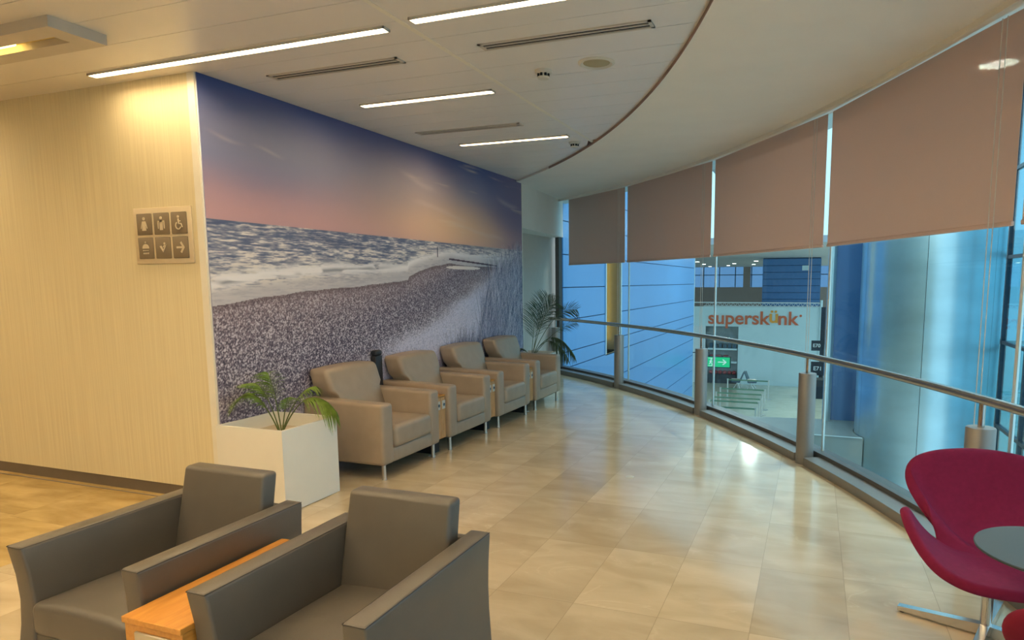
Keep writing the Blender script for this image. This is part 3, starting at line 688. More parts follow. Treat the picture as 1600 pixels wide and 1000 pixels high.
# ================================================================== CHARCOAL ARMCHAIRS IN FRONT (front towards the camera, -y)
def tub_chair():
    t = empty('tub_armchair', (0, 0, 0)); Wd = .70; aw = .088; D = .80; yb = 2.26-1.47; 
    # arms: slight flare towards the bottom front
    for sgn in (-1, 1):
        xa, xb = (0, aw) if sgn < 0 else (Wd-aw, Wd)
        bmx = MB().box(xa, xb, 0, yb, .10, .62, .012, 3)
        for zc in (.2, .3, .4, .5):
            bmesh.ops.bisect_plane(bmx.bm, geom=bmx.bm.verts[:]+bmx.bm.edges[:]+bmx.bm.faces[:], plane_co=(0, 0, zc), plane_no=(0, 0, 1))
        o = bmx.build('armrest', 'charcoal', t)
        def fa(c, sgn=sgn):
            k = (.62-c.z)/.52
            y = c.y+(.02*math.sin(PI*min(1, k*1.2))+.0*k)*(1 if c.y < .3 else 0)
            return Vector((c.x+sgn*(-.012)*math.sin(PI*min(1, k*1.1)), y, c.z+(-.0*c.y)))
        deform(o, fa)
        # stitched seams along the top edges
        z = .6205
        MB().tube([(xa+.004, .004, z-.004), (xa+.004, yb-.005, z-.004)], .0016, 6).tube([(xb-.004, .004, z-.004), (xb-.004, yb-.005, z-.004)], .0016, 6).tube([(xa+.004, .003, z-.005), (xb-.004, .003, z-.005)], .0016, 6).build('seam', 'piping', o)
    # backrest slab leaning back
    o = MB().box(aw+.012, Wd-aw-.035, .03, .115, .30, .755, .018, 4)
    for zc in (.45, .6): bmesh.ops.bisect_plane(o.bm, geom=o.bm.verts[:]+o.bm.edges[:]+o.bm.faces[:], plane_co=(0, 0, zc), plane_no=(0, 0, 1))
    o = o.build('backrest', 'charcoal', t)
    deform(o, lambda c: Vector(((c.x-Wd/2)*(1+.05*(1-(c.z-.3)/.475))+Wd/2, c.y+yb-.22+.10*(c.z-.3)/.475, c.z)))
    MB().box(aw-.005, Wd-aw+.005, .02, yb-.02, .10, .28, .01, 2).build('seat_base', 'charcoal', t)
    MB().box(aw-.005, Wd-aw+.005, yb-.045, yb-.005, .10, .60, .01, 2).build('back_panel', 'charcoal', t)
    m = MB().box(aw+.002, Wd-aw-.002, .005, yb-.12, .27, .40, .03, 4)
    for yc in (.15, .3, .45): bmesh.ops.bisect_plane(m.bm, geom=m.bm.verts[:]+m.bm.edges[:]+m.bm.faces[:], plane_co=(0, yc, 0), plane_no=(0, 1, 0))
    for xc in (.2, .35, .5): bmesh.ops.bisect_plane(m.bm, geom=m.bm.verts[:]+m.bm.edges[:]+m.bm.faces[:], plane_co=(xc, 0, 0), plane_no=(1, 0, 0))
    o = m.build('seat_cushion', 'charcoal', t)
    deform(o, lambda c: Vector((c.x, c.y, c.z+(.028*math.sin(PI*min(1, max(0, (c.x-aw)/(Wd-2*aw))))*math.sin(PI*min(1, max(0, .2+.8*c.y/yb))) if c.z > .33 else 0)-(.03*c.y if c.z > .33 else 0))))
    for x in (.06, Wd-.06):
        for y in (.06, yb-.06):
            MB().lathe([(0, 0), (.018, 0), (.018, .105), (0, .105)], 16, x, y).build('leg', 'steel', t)
    return t
tb = tub_chair(); tb.location = (-1.866, 1.478, 0); props(tb, 'charcoal leather armchair in the foreground, right of the orange wooden table', 'armchair', 'charcoal armchairs in the foreground')
ta = copy_tree(tb); ta.location = (-2.838, 1.525, 0); props(ta, 'charcoal leather armchair in the foreground, at the lower left corner', 'armchair', 'charcoal armchairs in the foreground')
wt = empty('wooden_side_table', (-2.132, 1.452, 0), 0, 'orange beech side table wedged between the two charcoal armchairs', 'side table')
MB().box(0, .268, 0, .72, .478, .50, .002, 1).build('top', 'wood', wt)
MB().box(.003, .265, .008, .71, .10, .478, .002, 1).build('body', 'wood', wt)
MB().box(.055, .215, -.001, .010, .36, .455, .003, 1).build('socket_plate', 'steel', wt)
for xx in (.095, .175): MB().prism([(xx+.02*math.cos(a*PI/8), .41+.02*math.sin(a*PI/8)) for a in range(16)], -.0045, .0, 'y').build('socket', 'dark', wt, smooth=False)
MB().box(.03, .24, .05, .66, 0, .10).build('plinth', 'black', wt, smooth=False)

# ================================================================== PLANTERS AND PALMS
def planter(x0, x1, y0, y1, h, label):
    t = empty('planter', ((x0+x1)/2, (y0+y1)/2, 0), 0, label, 'planter', 'white cubic planters'); a, b = (x1-x0)/2, (y1-y0)/2; w = .022
    m = MB(); bm = m.bm
    def ring(sx, sy, z): return [bm.verts.new((x*sx, y*sy, z)) for x, y in ((-1, -1), (1, -1), (1, 1), (-1, 1))]
    R = [ring(a, b, .004), ring(a, b, h), ring(a-w, b-w, h), ring(a-w, b-w, h-.14)]
    for A, B in zip(R, R[1:]):
        for k in range(4): bm.faces.new((A[k], A[(k+1) % 4], B[(k+1) % 4], B[k]))
    bm.faces.new(R[0][::-1]); bm.faces.new(R[3])
    m.build('box', 'planter', t, smooth=False)
    MB().box(-a+w+.002, a-w-.002, -b+w+.002, b-w-.002, h-.139, h-.10).build('cover_board', 'plantin', t, smooth=False)
planter(-3.985, -3.387, 3.505, 4.065, .593, 'near white cubic planter at the corner of the cream wall')
planter(-3.985, -3.49, 8.49, 9.05, .593, 'far white planter behind the farthest armchair')
def frond(par, p0, p1, sag, leafl, n, m='leaf', side=(0, 0, 1), w=.009, start=.3, droop=.6, seed=0, roll=0):
    """arched stalk from p0 to p1 raised by sag in the middle; leaflets both sides"""
    r = random.Random(seed); p0, p1 = Vector(p0), Vector(p1); mb = MB(); N_ = 24
    def pt(t): return p0.lerp(p1, t)+Vector((0, 0, sag*4*t*(1-t)*.9+sag*.0))
    st = MB().tube([pt(i/N_) for i in range(N_+1)], [.0055*(1-.75*i/N_) for i in range(N_+1)], 6)
    st = st.build('stalk', 'stem', par)
    bm = mb.bm
    for i in range(n):
        t = start+(1-start)*(i+.5)/n; p = pt(t); d = (pt(min(1, t+.02))-pt(t-.02)).normalized()
        sd = d.cross(Vector((0, 0, 1))); sd = sd.normalized() if sd.length > .05 else Vector((1, 0, 0)); sd = Matrix.Rotation(roll, 3, d) @ sd
        ll = leafl*(math.sin(PI*(.16+.80*(i+.5)/n))**.6)*(.85+.3*r.random())
        for s_ in (-1, 1):
            dr = (sd*s_*(.8+.2*r.random())+d*(.55+.3*r.random())+Vector((0, 0, .25*(1-droop)))).normalized()
            q = [p]; 
            for k in range(1, 5):
                tt = k/4; q.append(p+dr*ll*tt+Vector((0, 0, -droop*ll*tt*tt*(.8+.3*r.random()))))
            wdir = dr.cross(Vector((-.3, -.8, .5))).normalized()
            prev = None
            for k, c in enumerate(q):
                ww = w*(.5, 1, .9, .6, .05)[k]/2
                cur = (bm.verts.new(c-wdir*ww), bm.verts.new(c+Vector((0, 0, .0012))), bm.verts.new(c+wdir*ww))
                if prev:
                    bm.faces.new((prev[0], prev[1], cur[1], cur[0])); bm.faces.new((prev[1], prev[2], cur[2], cur[1]))
                prev = cur
    mb.build('leaflets', m, st)
pa = empty('potted_palm', (-3.68, 3.80, .495), 0, 'sparse green palm growing in the near white planter', 'plant')
for a in (dict(p0=(-.012, 0, 0), p1=(-.27, -.17, .20), sag=.20, leafl=.17, n=24, seed=1, droop=.5, start=.35, w=.008),
          dict(p0=(-.005, 0, 0), p1=(-.25, .02, .36), sag=.10, leafl=.17, n=26, seed=2, droop=.45, start=.42, w=.008),
          dict(p0=(.0, 0.01, 0), p1=(-.15, .06, .44), sag=.08, leafl=.16, n=22, seed=3, droop=.5, start=.40, w=.008),
          dict(p0=(-.01, 0.0, 0), p1=(-.20, -.10, .30), sag=.08, leafl=.15, n=20, seed=8, droop=.55, start=.4, w=.008),
          dict(p0=(.01, 0, 0), p1=(.22, .14, .34), sag=.10, leafl=.15, n=16, seed=4, droop=.8, start=.45),
          dict(p0=(.014, 0, 0), p1=(.36, .18, .15), sag=.20, leafl=.17, n=28, seed=5, droop=1.1, start=.4, w=.012),
          dict(p0=(.006, .01, 0), p1=(.12, -.03, .28), sag=.05, leafl=.11, n=12, seed=6, droop=.7, start=.5)): frond(pa, **a)
pb = empty('potted_palm', (-3.78, 8.72, .495), 0, 'dark green palm with long arching fronds in the far planter', 'plant')
for a in (dict(p0=(0, 0, 0), p1=(.40, .0, .82), sag=.20, leafl=.30, n=44, seed=11, roll=1.1, droop=.25, start=.30),
          dict(p0=(0, .02, 0), p1=(.20, .15, .92), sag=.12, leafl=.30, n=40, seed=12, roll=1.3, droop=.2, start=.35),
          dict(p0=(0, 0, 0), p1=(.66, .1, .72), sag=.24, leafl=.24, n=34, seed=13, roll=0.9, droop=.3, start=.5),
          dict(p0=(0, 0, 0), p1=(.66, .0, .06), sag=.33, leafl=.17, n=34, seed=14, droop=1.0, start=.45, w=.014),
          dict(p0=(0, 0, 0), p1=(.60, -.1, .02), sag=.30, leafl=.15, n=30, seed=18, droop=1.0, start=.5, w=.014),
          dict(p0=(0, 0, 0), p1=(-.13, -.12, .16), sag=.06, leafl=.13, n=12, seed=15, droop=.8, start=.4, w=.014),
          dict(p0=(0, 0, 0), p1=(.58, .3, .52), sag=.12, leafl=.14, n=20, seed=16, roll=0.8, droop=.3, start=.55),
          dict(p0=(0, 0, 0), p1=(.06, .05, .80), sag=.03, leafl=.28, n=34, seed=17, roll=1.3, droop=.2, start=.35)): frond(pb, m='leafdark', w=a.pop('w', .007), **a)
props(MB().lathe([(0, 0), (.07, 0), (.05, .05), (.02, .07), (0, .072)], 10, -3.62, 8.75).build('soil_clump', 'soil'), 'small dark clump lying in the far white planter', 'soil').location = (0, 0, .4935)

# ================================================================== SWAN CHAIRS
def catmull(P_, t):
    n = len(P_); i = int(math.floor(t)) % n; f = t-math.floor(t)
    a, b, c, d = P_[(i-1) % n], P_[i], P_[(i+1) % n], P_[(i+2) % n]
    return .5*((2*b)+(c-a)*f+(2*a-5*b+4*c-d)*f*f+(3*b-a-3*c+d)*f**3)
def swan_chair(m):
    """shell with front lip, two swept arms and a flaring back; local front is -y"""
    t = empty('swan_chair', (0, 0, 0))
    half = [(0, -.345, .345), (.13, -.335, .352), (.235, -.285, .385), (.305, -.20, .445), (.350, -.09, .52), (.362, .0, .558), (.345, .05, .505), (.275, .05, .395), (.212, .085, .335), (.205, .155, .40),
            (.256, .226, .51), (.330, .312, .635), (.308, .358, .705), (.225, .38, .748), (.11, .395, .770), (0, .40, .776)]
    E_ = [Vector(p) for p in half]+[Vector((-p[0], p[1], p[2])) for p in half[-2:0:-1]]
    n = len(E_); NA = n*4; NR = 14; Cc = Vector((0, -.02, .345)); bm = bmesh.new(); rows = []
    for j in range(1, NR+1):
        rho = j/NR; row = []
        for k in range(NA):
            e = catmull(E_, k/4)
            back = max(0, min(1, e.y/.36)); back = back*back*(3-2*back); arm = max(0, 1-abs(e.y+.0)/.22)*(abs(e.x) > .2)
            hp = 1.0-.34*back
            zp = 1.9+.3*back+.9*arm
            x = Cc.x+(e.x-Cc.x)*rho**(1.0-.1*arm); y = Cc.y+(e.y-Cc.y)*rho**hp; z = Cc.z+(e.z-Cc.z)*rho**zp
            row.append(bm.verts.new((x, y, z)))
        rows.append(row)
    cv = bm.verts.new(Cc)
    for k in range(NA): bm.faces.new((cv, rows[0][k], rows[0][(k+1) % NA]))
    for A, B in zip(rows, rows[1:]):
        for k in range(NA): bm.faces.new((A[k], B[k], B[(k+1) % NA], A[(k+1) % NA]))
    bmesh.ops.recalc_face_normals(bm, faces=bm.faces)
    me = bpy.data.meshes.new('shell'); bm.to_mesh(me); bm.free(); me.materials.append(MT[m])
    o = link(bpy.data.objects.new('shell', me), t)
    s = o.modifiers.new('s', 'SOLIDIFY'); s.thickness = .050; s.offset = 0
    sb = o.modifiers.new('b', 'SUBSURF'); sb.levels = 2; sb.render_levels = 2
    dg = bpy.context.evaluated_depsgraph_get(); me2 = bpy.data.meshes.new_from_object(o.evaluated_get(dg)); o.modifiers.clear(); o.data = me2
    me2.polygons.foreach_set('use_smooth', [True]*len(me2.polygons))
    MB().lathe([(0, .02), (.024, .02), (.024, .27), (.07, .31), (.07, .318), (0, .318)], 28).build('column', 'chrome', t)
    for k in range(4):
        a = math.radians(162+90*k); c, s_ = math.cos(a), math.sin(a)
        l = MB().prism([(.0, .006), (.0, .058), (.06, .054), (.365, .030), (.365, .008)], -.019, .019, 'y').build('base_leg', 'chrome', t, smooth=False)
        l.data.transform(Matrix.Rotation(a, 4, 'Z'))
        MB().cyl(.345*c, .345*s_, 0, .009, .012, 12).build('glide', 'black', l)
    return t
SW = swan_chair('magenta'); SW.location = (.785, 3.31, 0); SW.rotation_euler = (0, 0, math.radians(-3))
props(SW, 'magenta upholstered swan shaped chair behind the round grey table', 'chair', 'swan shaped lounge chairs by the window')
S2 = swan_chair('crimson'); S2.location = (.985, 2.18, 0); S2.rotation_euler = (0, 0, math.radians(150))
props(S2, 'crimson swan shaped chair cut off by the lower right corner', 'chair', 'swan shaped lounge chairs by the window')
tt = empty('round_table', (.865, 2.775, 0), 0, 'round grey pedestal table between the magenta and crimson chairs', 'table')
MB().lathe([(0, .600), (.235, .600), (.26, .612), (.262, .617), (.258, .620), (0, .620)], 64).build('table_top', 'disc', tt)
MB().lathe([(0, .0), (.13, .0), (.13, .008), (.03, .02), (.022, .03), (.022, .59), (.06, .6), (0, .6)], 40).build('pedestal', 'chrome', tt)

# ================================================================== OUTSIDE THE GLASS
# blue clad wall running on in the line of the mural wall, with real joints and a tall window slot
zs = [-4.6, -4.2, -3.6, -3.0, -2.4, -1.8, -1.2, -.6, 0, .3, .9, 1.5, 2.1, 2.7, 3.3, 4.2]
bw = empty('blue_clad_building', (-4.4, 11.4, -4.6), 0, 'building wall clad in bright blue panels beyond the left window panes', 'building')
inv2 = Matrix.Translation(-Vector(bw.location))
def bsh(o): o.data.transform(inv2); return o
m_ = MB(); ysq = [(11.42, 14.07), (15.25, 25.6)]
for (ya, yb) in ysq:
    for za, zb in zip(zs, zs[1:]):
        m_.box(-4.32, -4.3, ya, yb, za+.009, zb-.009)
for za, zb in zip(zs, zs[1:]):
    if zb <= 0.01: m_.box(-4.32, -4.3, 14.07, 15.25, za+.009, zb-.009)
bsh(m_.build('blue_panels', 'bluepanel', bw, smooth=False))
mbk = MB().box(-5.3, -4.32, 11.42, 14.07, -4.6, 4.2).box(-5.3, -4.32, 15.25, 25.6, -4.6, 4.2).box(-5.3, -4.32, 14.07, 15.25, -4.6, 0)
bsh(mbk.build('backing', 'bluejoint', bw, smooth=False))
bsh(MB().box(-4.325, -4.29, 25.55, 25.66, -4.6, 4.2).build('corner_trim', 'joint', bw, smooth=False))
wn_ = bsh(MB().box(-4.9, -4.29, 15.15, 15.25, .0, 4.2).build('window_reveal', 'bronze', bw, smooth=False))
bsh(MB().box(-4.31, -4.28, 15.24, 15.30, .0, 4.2).box(-4.31, -4.28, 14.02, 14.08, 0, 4.2).build('window_edge', 'joint', bw, smooth=False))
bsh(MB().box(-4.75, -4.70, 14.07, 15.15, .0, 4.2).build('window_pane', 'paleglass', bw, smooth=False))
bsh(MB().box(-4.70, -4.66, 14.07, 15.15, .72, .76).box(-4.70, -4.66, 14.07, 15.15, 1.3, 1.33).box(-4.70, -4.66, 14.07, 15.15, 1.7, 1.73).build('window_bars', 'bronze', bw, smooth=False))
bsh(MB().box(-4.72, -4.3, 14.07, 15.2, -.03, .0).build('window_sill', 'bronze', bw, smooth=False))
bsh(MB().tube([(-4.62, 14.95, 4.0)]+[(-4.62, 14.95, .2)], .02, 8).build('window_lamp', 'slotlamp', bw))
# wall ends joining the lounge
struct(MB().box(-5.3, -4.4, 11.35, 11.42, -4.6, 4.2).build('wall_corner', 'grey_wall', smooth=False))
# lower floor of the concourse
struct(MB().box(-32, 32, 10, 76, -4.8, -4.6).build('floor_concourse', 'cfloor', smooth=False))
struct(arcband(12.0, 15.12, -4.6, -.36, -19.2, 53.5, 60).build('wall_under_lounge', 'grey_wall', smooth=False))
# intermediate platform just outside the glass
pl = empty('platform', (.4, 12.4, -1), 0, 'grey concrete platform just outside and below the window', 'platform')
pp = [(-1.35, 13.05), (-1.35, 10.2), (.08, 10.2), (.08, 11.82)]+[(1.77+1.045*math.cos(math.radians(a)), 12.36+1.045*math.sin(math.radians(a))) for a in range(209, 149, -5)]+[(.80, 13.34)]
o = MB().prism(pp, -3.6, 0).build('slab', 'platform', pl, smooth=False); o.data.transform(Matrix.Translation((-.4, -12.4, 0)))
o = MB().box(-.32, .44, -.60, -.575, 0, .012).build('edge_strip', 'joint', pl, smooth=False)
# big stainless column
co_ = empty('steel_column', (1.77, 12.36, -4.6), 0, 'huge round column clad in brushed stainless steel outside the right window panes', 'column')
for k in range(6):
    a0, a1 = 60*k+5.0, 60*k+64.6; mb = MB(); bm = mb.bm; r = 1.03; lo = []; hi = []; li = []; hi2 = []
    for i in range(21):
        a = math.radians(a0+(a1-a0)*i/20-45-60)
        lo.append(bm.verts.new((r*math.cos(a), r*math.sin(a), 0))); hi.append(bm.verts.new((r*math.cos(a), r*math.sin(a), 9.6)))
        li.append(bm.verts.new(((r-.02)*math.cos(a), (r-.02)*math.sin(a), 0))); hi2.append(bm.verts.new(((r-.02)*math.cos(a), (r-.02)*math.sin(a), 9.6)))
    for i in range(20):
        bm.faces.new((lo[i], lo[i+1], hi[i+1], hi[i])); bm.faces.new((li[i+1], li[i], hi2[i], hi2[i+1]))
    bm.faces.new((lo[0], hi[0], hi2[0], li[0])); bm.faces.new((lo[-1], li[-1], hi2[-1], hi[-1]))
    mb.build('cladding_sheet', 'column', co_, ang=60)
MB().cyl(0, 0, 0, 9.6, 1.005, 64).build('core', 'dark', co_)
# blue clad pillar and slim steel pipe left of the column
bp = empty('blue_pillar', (.72, 13.4, -1), 0, 'blue clad pillar just left of the steel column', 'pillar')
MB().box(-.36, .30, -.15, .5, 0, 6).build('cladding', 'bluedeep', bp, smooth=False)
props(MB().cyl(.30, 13.18, -1, 5, .075, 32).build('steel_pipe', 'column'), 'slim shiny steel pipe standing left of the blue pillar', 'pipe')
# glazed facade on the right, running away parallel to the mural
fa_ = empty('glass_facade', (3.2, 12, -4.6), 0, 'dark framed glass facade at the far right, beyond the steel column', 'facade')
fm = MB()
yy_ = [9.4+1.45*k for k in range(13)]
for y in yy_: fm.box(-.04, .04, y-12-.035, y-12+.035, 0, 10)
for z in [.6+1.5*k for k in range(7)]: fm.box(-.035, .035, -2.6, 15, z-.03+.0, z+.03)
fm.build('frame', 'facade', fa_, smooth=False)
MB().box(-.01, .01, -2.6, 15, 0, 10).build('glazing', 'fglass', fa_, smooth=False)
br = empty('apron_barrier', (5.2, 18.5, -4.6), 0, 'red and white barrier outside beyond the glass facade at far right', 'barrier')
for k in range(6):
    MB().box(0, .5, -3+k*1.0, -2+k*1.0, 0, 1.1).build('block', 'red' if k % 2 else 'white', br, smooth=False)
struct(MB().box(3.3, 60, 5, 80, -4.9, -4.62).build('ground_apron', 'platform', smooth=False))

# far concourse: ceiling, clerestory, taupe wall, deep blue block
struct(MB().box(-32, 3.1, 27, 72, 3.04, 3.3).build('ceiling_concourse', 'cceil', smooth=False))
struct(MB().box(-32, 3.1, 70, 70.4, -4.6, 1.0).box(-6.8, -6.1, 69.8, 70.3, 1.0, 3.04).build('wall_concourse', 'cwall', smooth=False))
cw = struct(MB().box(-32, 3.1, 70.1, 70.2, 1.0, 3.04).build('window_clerestory', 'skywin', smooth=False))
mb = MB()
for k in range(20): mb.box(-30+1.6*k-.04, -30+1.6*k+.04, 69.9, 70.08, 1.0, 3.04)
mb.box(-32, 3.1, 69.9, 70.08, 2.2, 2.28); mb.build('frame', 'facade', cw, smooth=False)
bb = empty('blue_block', (-1.3, 44.5, -4.6), 0, 'deep blue clad wall block rising behind the shop', 'building')
mb = MB()
for k in range(8): mb.box(-1.8, 1.65, -.5, .5, 4.6+.06+(k-1)*.42, 4.6+.06+k*.42-.03) if True else None
mb.build('cladding', 'bluedeep', bb, smooth=False)
MB().box(-1.78, 1.63, -.45, .5, 0, 7.62).build('core', 'bluejoint', bb, smooth=False)
MB().box(.55, .93, -.53, -.5, 6.85, 7.15).build('white_box', 'shop', bb, smooth=False)
for i, (px, py) in enumerate([(-11.5, 62), (-10.2, 60), (-8.8, 57), (-9.6, 66), (-6.2, 56), (-7.5, 63), (-8.2, 50), (-5.0, 60), (-10.5, 52), (-4.0, 50)]):
    props(MB().lathe([(0, -.02), (.14, -.02), (.15, 0), (0, 0)], 20, px, py).build('downlight', 'lampspot'), 'small bright downlight in the far concourse ceiling', 'ceiling light', 'far concourse downlights').location = (0, 0, 3.04)
t = props(MB().lathe([(0, -.02), (.22, -.02), (.24, 0), (0, 0)], 20, -3.3, 28.1).build('downlight', 'spotout'), 'concourse downlight glowing faintly at the bottom of the third blind', 'ceiling light'); t.location = (0, 0, 3.04)
rb = props(MB().box(-1.9, -1.64, 9.3, 27.2, 3.68, 3.95).build('roof_beam', 'offwhite', smooth=False), 'long pale roof beam outside above the blinds, carrying a lamp', 'beam')
rb['group'] = 'roof beams outside'
rb2 = MB().box(15.3, 17.3, -.13, .13, 3.68, 3.95).build('roof_beam', 'offwhite', smooth=False); rb2.location = (CX, CY, 0); rb2.rotation_euler = (0, 0, math.atan2(7.5-CY, 1.537-CX))
props(rb2, 'short roof beam outside the right blind, carrying the bright lamp', 'beam', 'roof beams outside')
# canopy lamps outside whose glow shows through the blinds
for (x, y, l) in ((1.537, 7.5, 'bright round downlight glowing through the right blind'), (-1.772, 21.775, 'round downlight glowing through the third blind')):
    t = empty('canopy_lamp', (x, y, 3.6), 0, l, 'ceiling light')
    MB().lathe([(0, 0), (.155, 0), (.16, .006), (.0, .01)], 28).build('diffuser', 'spotout', t)
    MB().lathe([(.162, .0), (.18, .0), (.18, .08), (0, .08), (0, .011), (.162, .011)], 28).build('housing', 'offwhite', t)
    

# ------------------------------------------------------------------ the shop
sh_ = empty('shop_front', (-3.2, 41, -4.6), 0, 'pale shop front with orange sign lettering across the concourse', 'shop')
def SH(x0, x1, z0, z1, y0=0, y1=.3, name='wall_panel', m='shop', par=None):
    return MB().box(x0+3.2, x1+3.2, y0, y1, z0+4.6, z1+4.6).build(name, m, par or sh_, smooth=False)
SH(-4.19, .42, -4.6, .08); SH(-9.5, -4.19, -1.11, .08, name='fascia')
SH(-9.5, -7.0, -4.6, -1.11, .3, .5, 'rear_wall', 'cwall')
SH(-9.5, -4.19, -4.6, -1.11, 2.6, 2.8, 'interior_back', 'poster')
SH(-6.9, .45, .30, .36, -.05, .05, 'truss_rail', 'white'); SH(-6.3, .45, .10, .14, -.05, .05, 'truss_rail', 'white')
tb_ = MB()
for k in range(26):
    xa = -6.2+k*.255+3.2; tb_.tube([(xa, 0, .12+4.6), (xa+.127, 0, .33+4.6), (xa+.255, 0, .12+4.6)], .018, 5)
tb_.build('truss_lattice', 'white', sh_)
MB().cyl(3.62, -.1, 0, 5.1, .07, 16).build('corner_post', 'shop', sh_)
text_mesh('shop_lettering', 'supersk', 1.10, 'orange', sh_, (-1.03, -.03, 4.6-.62), (PI/2, 0, 0), .03, .018, sx=1.04)
text_mesh('shop_lettering', 'nk', 1.10, 'orange', sh_, (1.80, -.03, 4.6-.62), (PI/2, 0, 0), .03, .018, sx=1.04)
text_mesh('shop_lettering_letter_u', 'ü', 1.10, 'amber', sh_, (1.02, -.03, 4.6-.50), (PI/2, 0, 0), .03, .02, sx=1.07)
MB().cyl(2.52, -.03, 0, .02, .07, 16).build('registered_dot', 'orange', sh_)
for c in sh_.children:
    if c.name.startswith('registered_dot'): c.data.transform(Matrix.Translation((2.52, 0, 4.6-.42)) @ Matrix.Rotation(PI/2, 4, 'X') @ Matrix.Translation((-2.52, .03, 0)))
dp = SH(-6.14, -4.19, -4.6, -1.11, .35, .4, 'display_backdrop', 'poster')
SH(-6.0, -4.25, -2.55, -2.45, .0, .35, 'shelf', 'shop'); SH(-6.0, -4.25, -3.35, -3.25, .0, .35, 'shelf', 'shop'); SH(-6.9, -6.15, -4.6, -1.11, .0, .1, 'bright_doorway', 'white')
for k in range(6):
    SH(-5.9+.28*k, -5.72+.28*k, -2.45, -2.15-.05*(k % 2), .05, .3, 'merchandise', 'seatblue')
for k in range(4):
    MB().lathe([(0, 0), (.16, .05), (.2, .2), (.16, .36), (0, .4)], 16, -5.0+.42*k+2.9-.0, .2).build('round_case', 'red', sh_).location = (-.9, 0, 4.6-3.25)
for k in range(6):
    MB().lathe([(0, 0), (.1, .03), (.13, .12), (.1, .2), (0, .24)], 12, -2.6+.28*k, .15).build('round_case', 'red', sh_).location = (0, 0, .55)
SH(-6.0, -4.25, -4.6, -4.05, .0, .34, 'display_plinth', 'navy')
for x, z0, z1, s_, w in ((.235, -2.13, -1.585, 'E70', .54), (.33, -3.47, -2.73, 'E71', .70)):
    g = empty('gate_sign', (x, 38, z0), 0, 'black square gate sign reading %s beside the shop' % s_, 'sign', 'black gate signs')
    MB().box(-w/2, w/2, -.03, .03, 0, z1-z0).build('panel', 'navy', g, smooth=False)
    text_mesh('gate_number', s_, .26 if s_ == 'E70' else .30, 'white', g, (0, -.035, (z1-z0)*.5), (PI/2, 0, 0), .004, .004)
gp = props(MB().box(.40, .62, 38.1, 38.35, -4.6, .2).build('gate_pylon', 'navy', smooth=False), 'dark pylon carrying the gate signs', 'pylon')
props(MB().box(.02, .32, 37.9, 38.0, -4.18, -3.55).build('notice_board', 'white', smooth=False), 'small white notice panel below the E71 gate sign', 'sign')
kb = empty('kiosk_counter', (.2, 37.4, -4.6), 0, 'low dark counter under the gate signs', 'counter')
MB().box(-.4, .5, -.3, .3, 0, 1.0).build('body', 'navy', kb, smooth=False); MB().box(-.45, .55, -.35, .35, 1.0, 1.05).build('top', 'channel', kb, smooth=False)
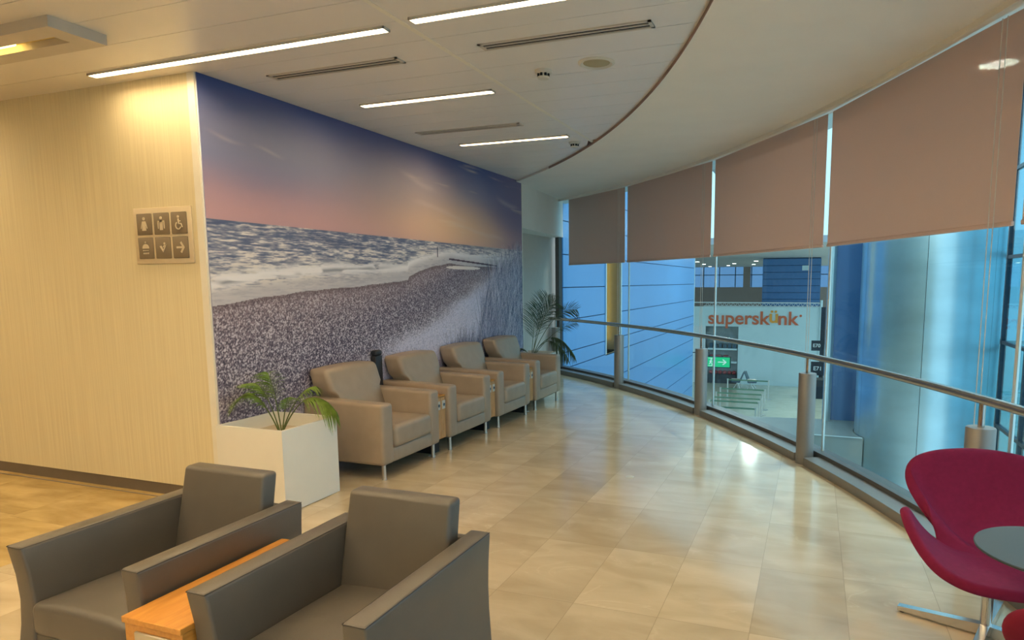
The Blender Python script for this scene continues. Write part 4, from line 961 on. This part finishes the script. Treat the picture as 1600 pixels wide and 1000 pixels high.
# exit sign on a bracket at the end of the blue wall
ex = empty('exit_sign', (-3.34, 25.4, -1.62), 0, 'green illuminated exit sign with running figure and arrow beside the blue wall', 'sign')
MB().box(-.50, .50, -.02, .06, -.03, .40).build('housing', 'navy', ex, smooth=False)
MB().box(-.46, .46, -.03, -.02, 0, .37).build('green_face', 'exitgreen', ex, smooth=False)
MB().tube([(-.94, .03, .52), (-.3, .03, .52), (-.3, .03, .4)], .02, 8).build('bracket', 'navy', ex)
ic = MB()
for pts in (seg(.02, .19, .32, .19, .035), seg(.33, .185, .2, .29, .04), seg(.33, .195, .2, .09, .04)): ic.prism(pts, -.034, -.03, 'y')
ic.build('arrow', 'exitwhite', ex, smooth=False)
ic = MB(); ox = -.24
for pts in ([(ox-.1, .03), (ox+.1, .03), (ox+.1, .05), (ox-.1, .05)], [(ox+.08, .03), (ox+.1, .03), (ox+.1, .34), (ox+.08, .34)], [(ox-.1, .32), (ox+.1, .32), (ox+.1, .34), (ox-.1, .34)],
            circ_pts(ox+.01, .285, .028), seg(ox, .25, ox-.02, .16, .05), seg(ox-.02, .17, ox+.05, .11, .03), seg(ox+.05, .11, ox+.03, .05, .028), seg(ox-.02, .16, ox-.07, .10, .03), seg(ox, .24, ox+.06, .19, .022), seg(ox, .24, ox-.06, .20, .022)):
    ic.prism(pts, -.034, -.03, 'y')
ic.build('running_figure', 'exitwhite', ex, smooth=False)
# queue barriers: post with belt
for k, (x, y) in enumerate(((-2.068, 36.03), (-2.055, 32.95), (-2.077, 31.58), (-2.044, 30.34), (-2.066, 29.39), (-2.086, 27.93))):
    lb = ['farthest', 'second farthest', 'third farthest', 'third nearest', 'second nearest', 'nearest'][k]+' belt barrier in the queue lanes of the lower concourse'
    t = empty('belt_barrier', (x, y, -4.6), 0, lb, 'barrier', 'belt barriers of the queue lanes')
    MB().lathe([(0, 0), (.17, 0), (.17, .02), (.035, .03), (.035, .96), (.05, .97), (.05, 1.02), (0, 1.03)], 20).build('post', 'steel', t)
    MB().lathe([(0, 0), (.17, 0), (.17, .02), (.035, .03), (.035, .96), (.05, .97), (.05, 1.02), (0, 1.03)], 20, -2.1, 0).build('post', 'steel', t)
    MB().box(-2.1, 0, -.004, .004, .93, 1.0).build('belt', 'belt', t, smooth=False)
# waiting seats, back to back
for k, (x, d, l) in enumerate(((-3.95, 1, 'left'), (-3.25, -1, 'right'))):
    t = empty('waiting_seat', (x, 39.3, -4.6), 0, l+' one of two back-to-back dark waiting seats in the lower concourse', 'seat', 'concourse waiting seats')
    w = .45
    # d=1: back leans to the right, seat to the left
    o = MB().prism([(-.35*d, .42), (.12*d, .40), (.34*d, .98), (.29*d, 1.0), (.08*d, .47), (-.35*d, .48)], -w, w, 'y').build('seat_shell', 'seatblue', t, smooth=False)
    MB().tube([(-.25*d, -w+.05, 0), (0, -w+.05, .42), (.15*d, -w+.05, 0)], .03, 8).build('leg_frame', 'steel', t)
    MB().tube([(-.25*d, w-.05, 0), (0, w-.05, .42), (.15*d, w-.05, 0)], .03, 8).build('leg_frame', 'steel', t)
    MB().tube([(-.33*d, -w, .62), (.15*d, -w, .62)], .025, 8).build('armrest', 'steel', t)
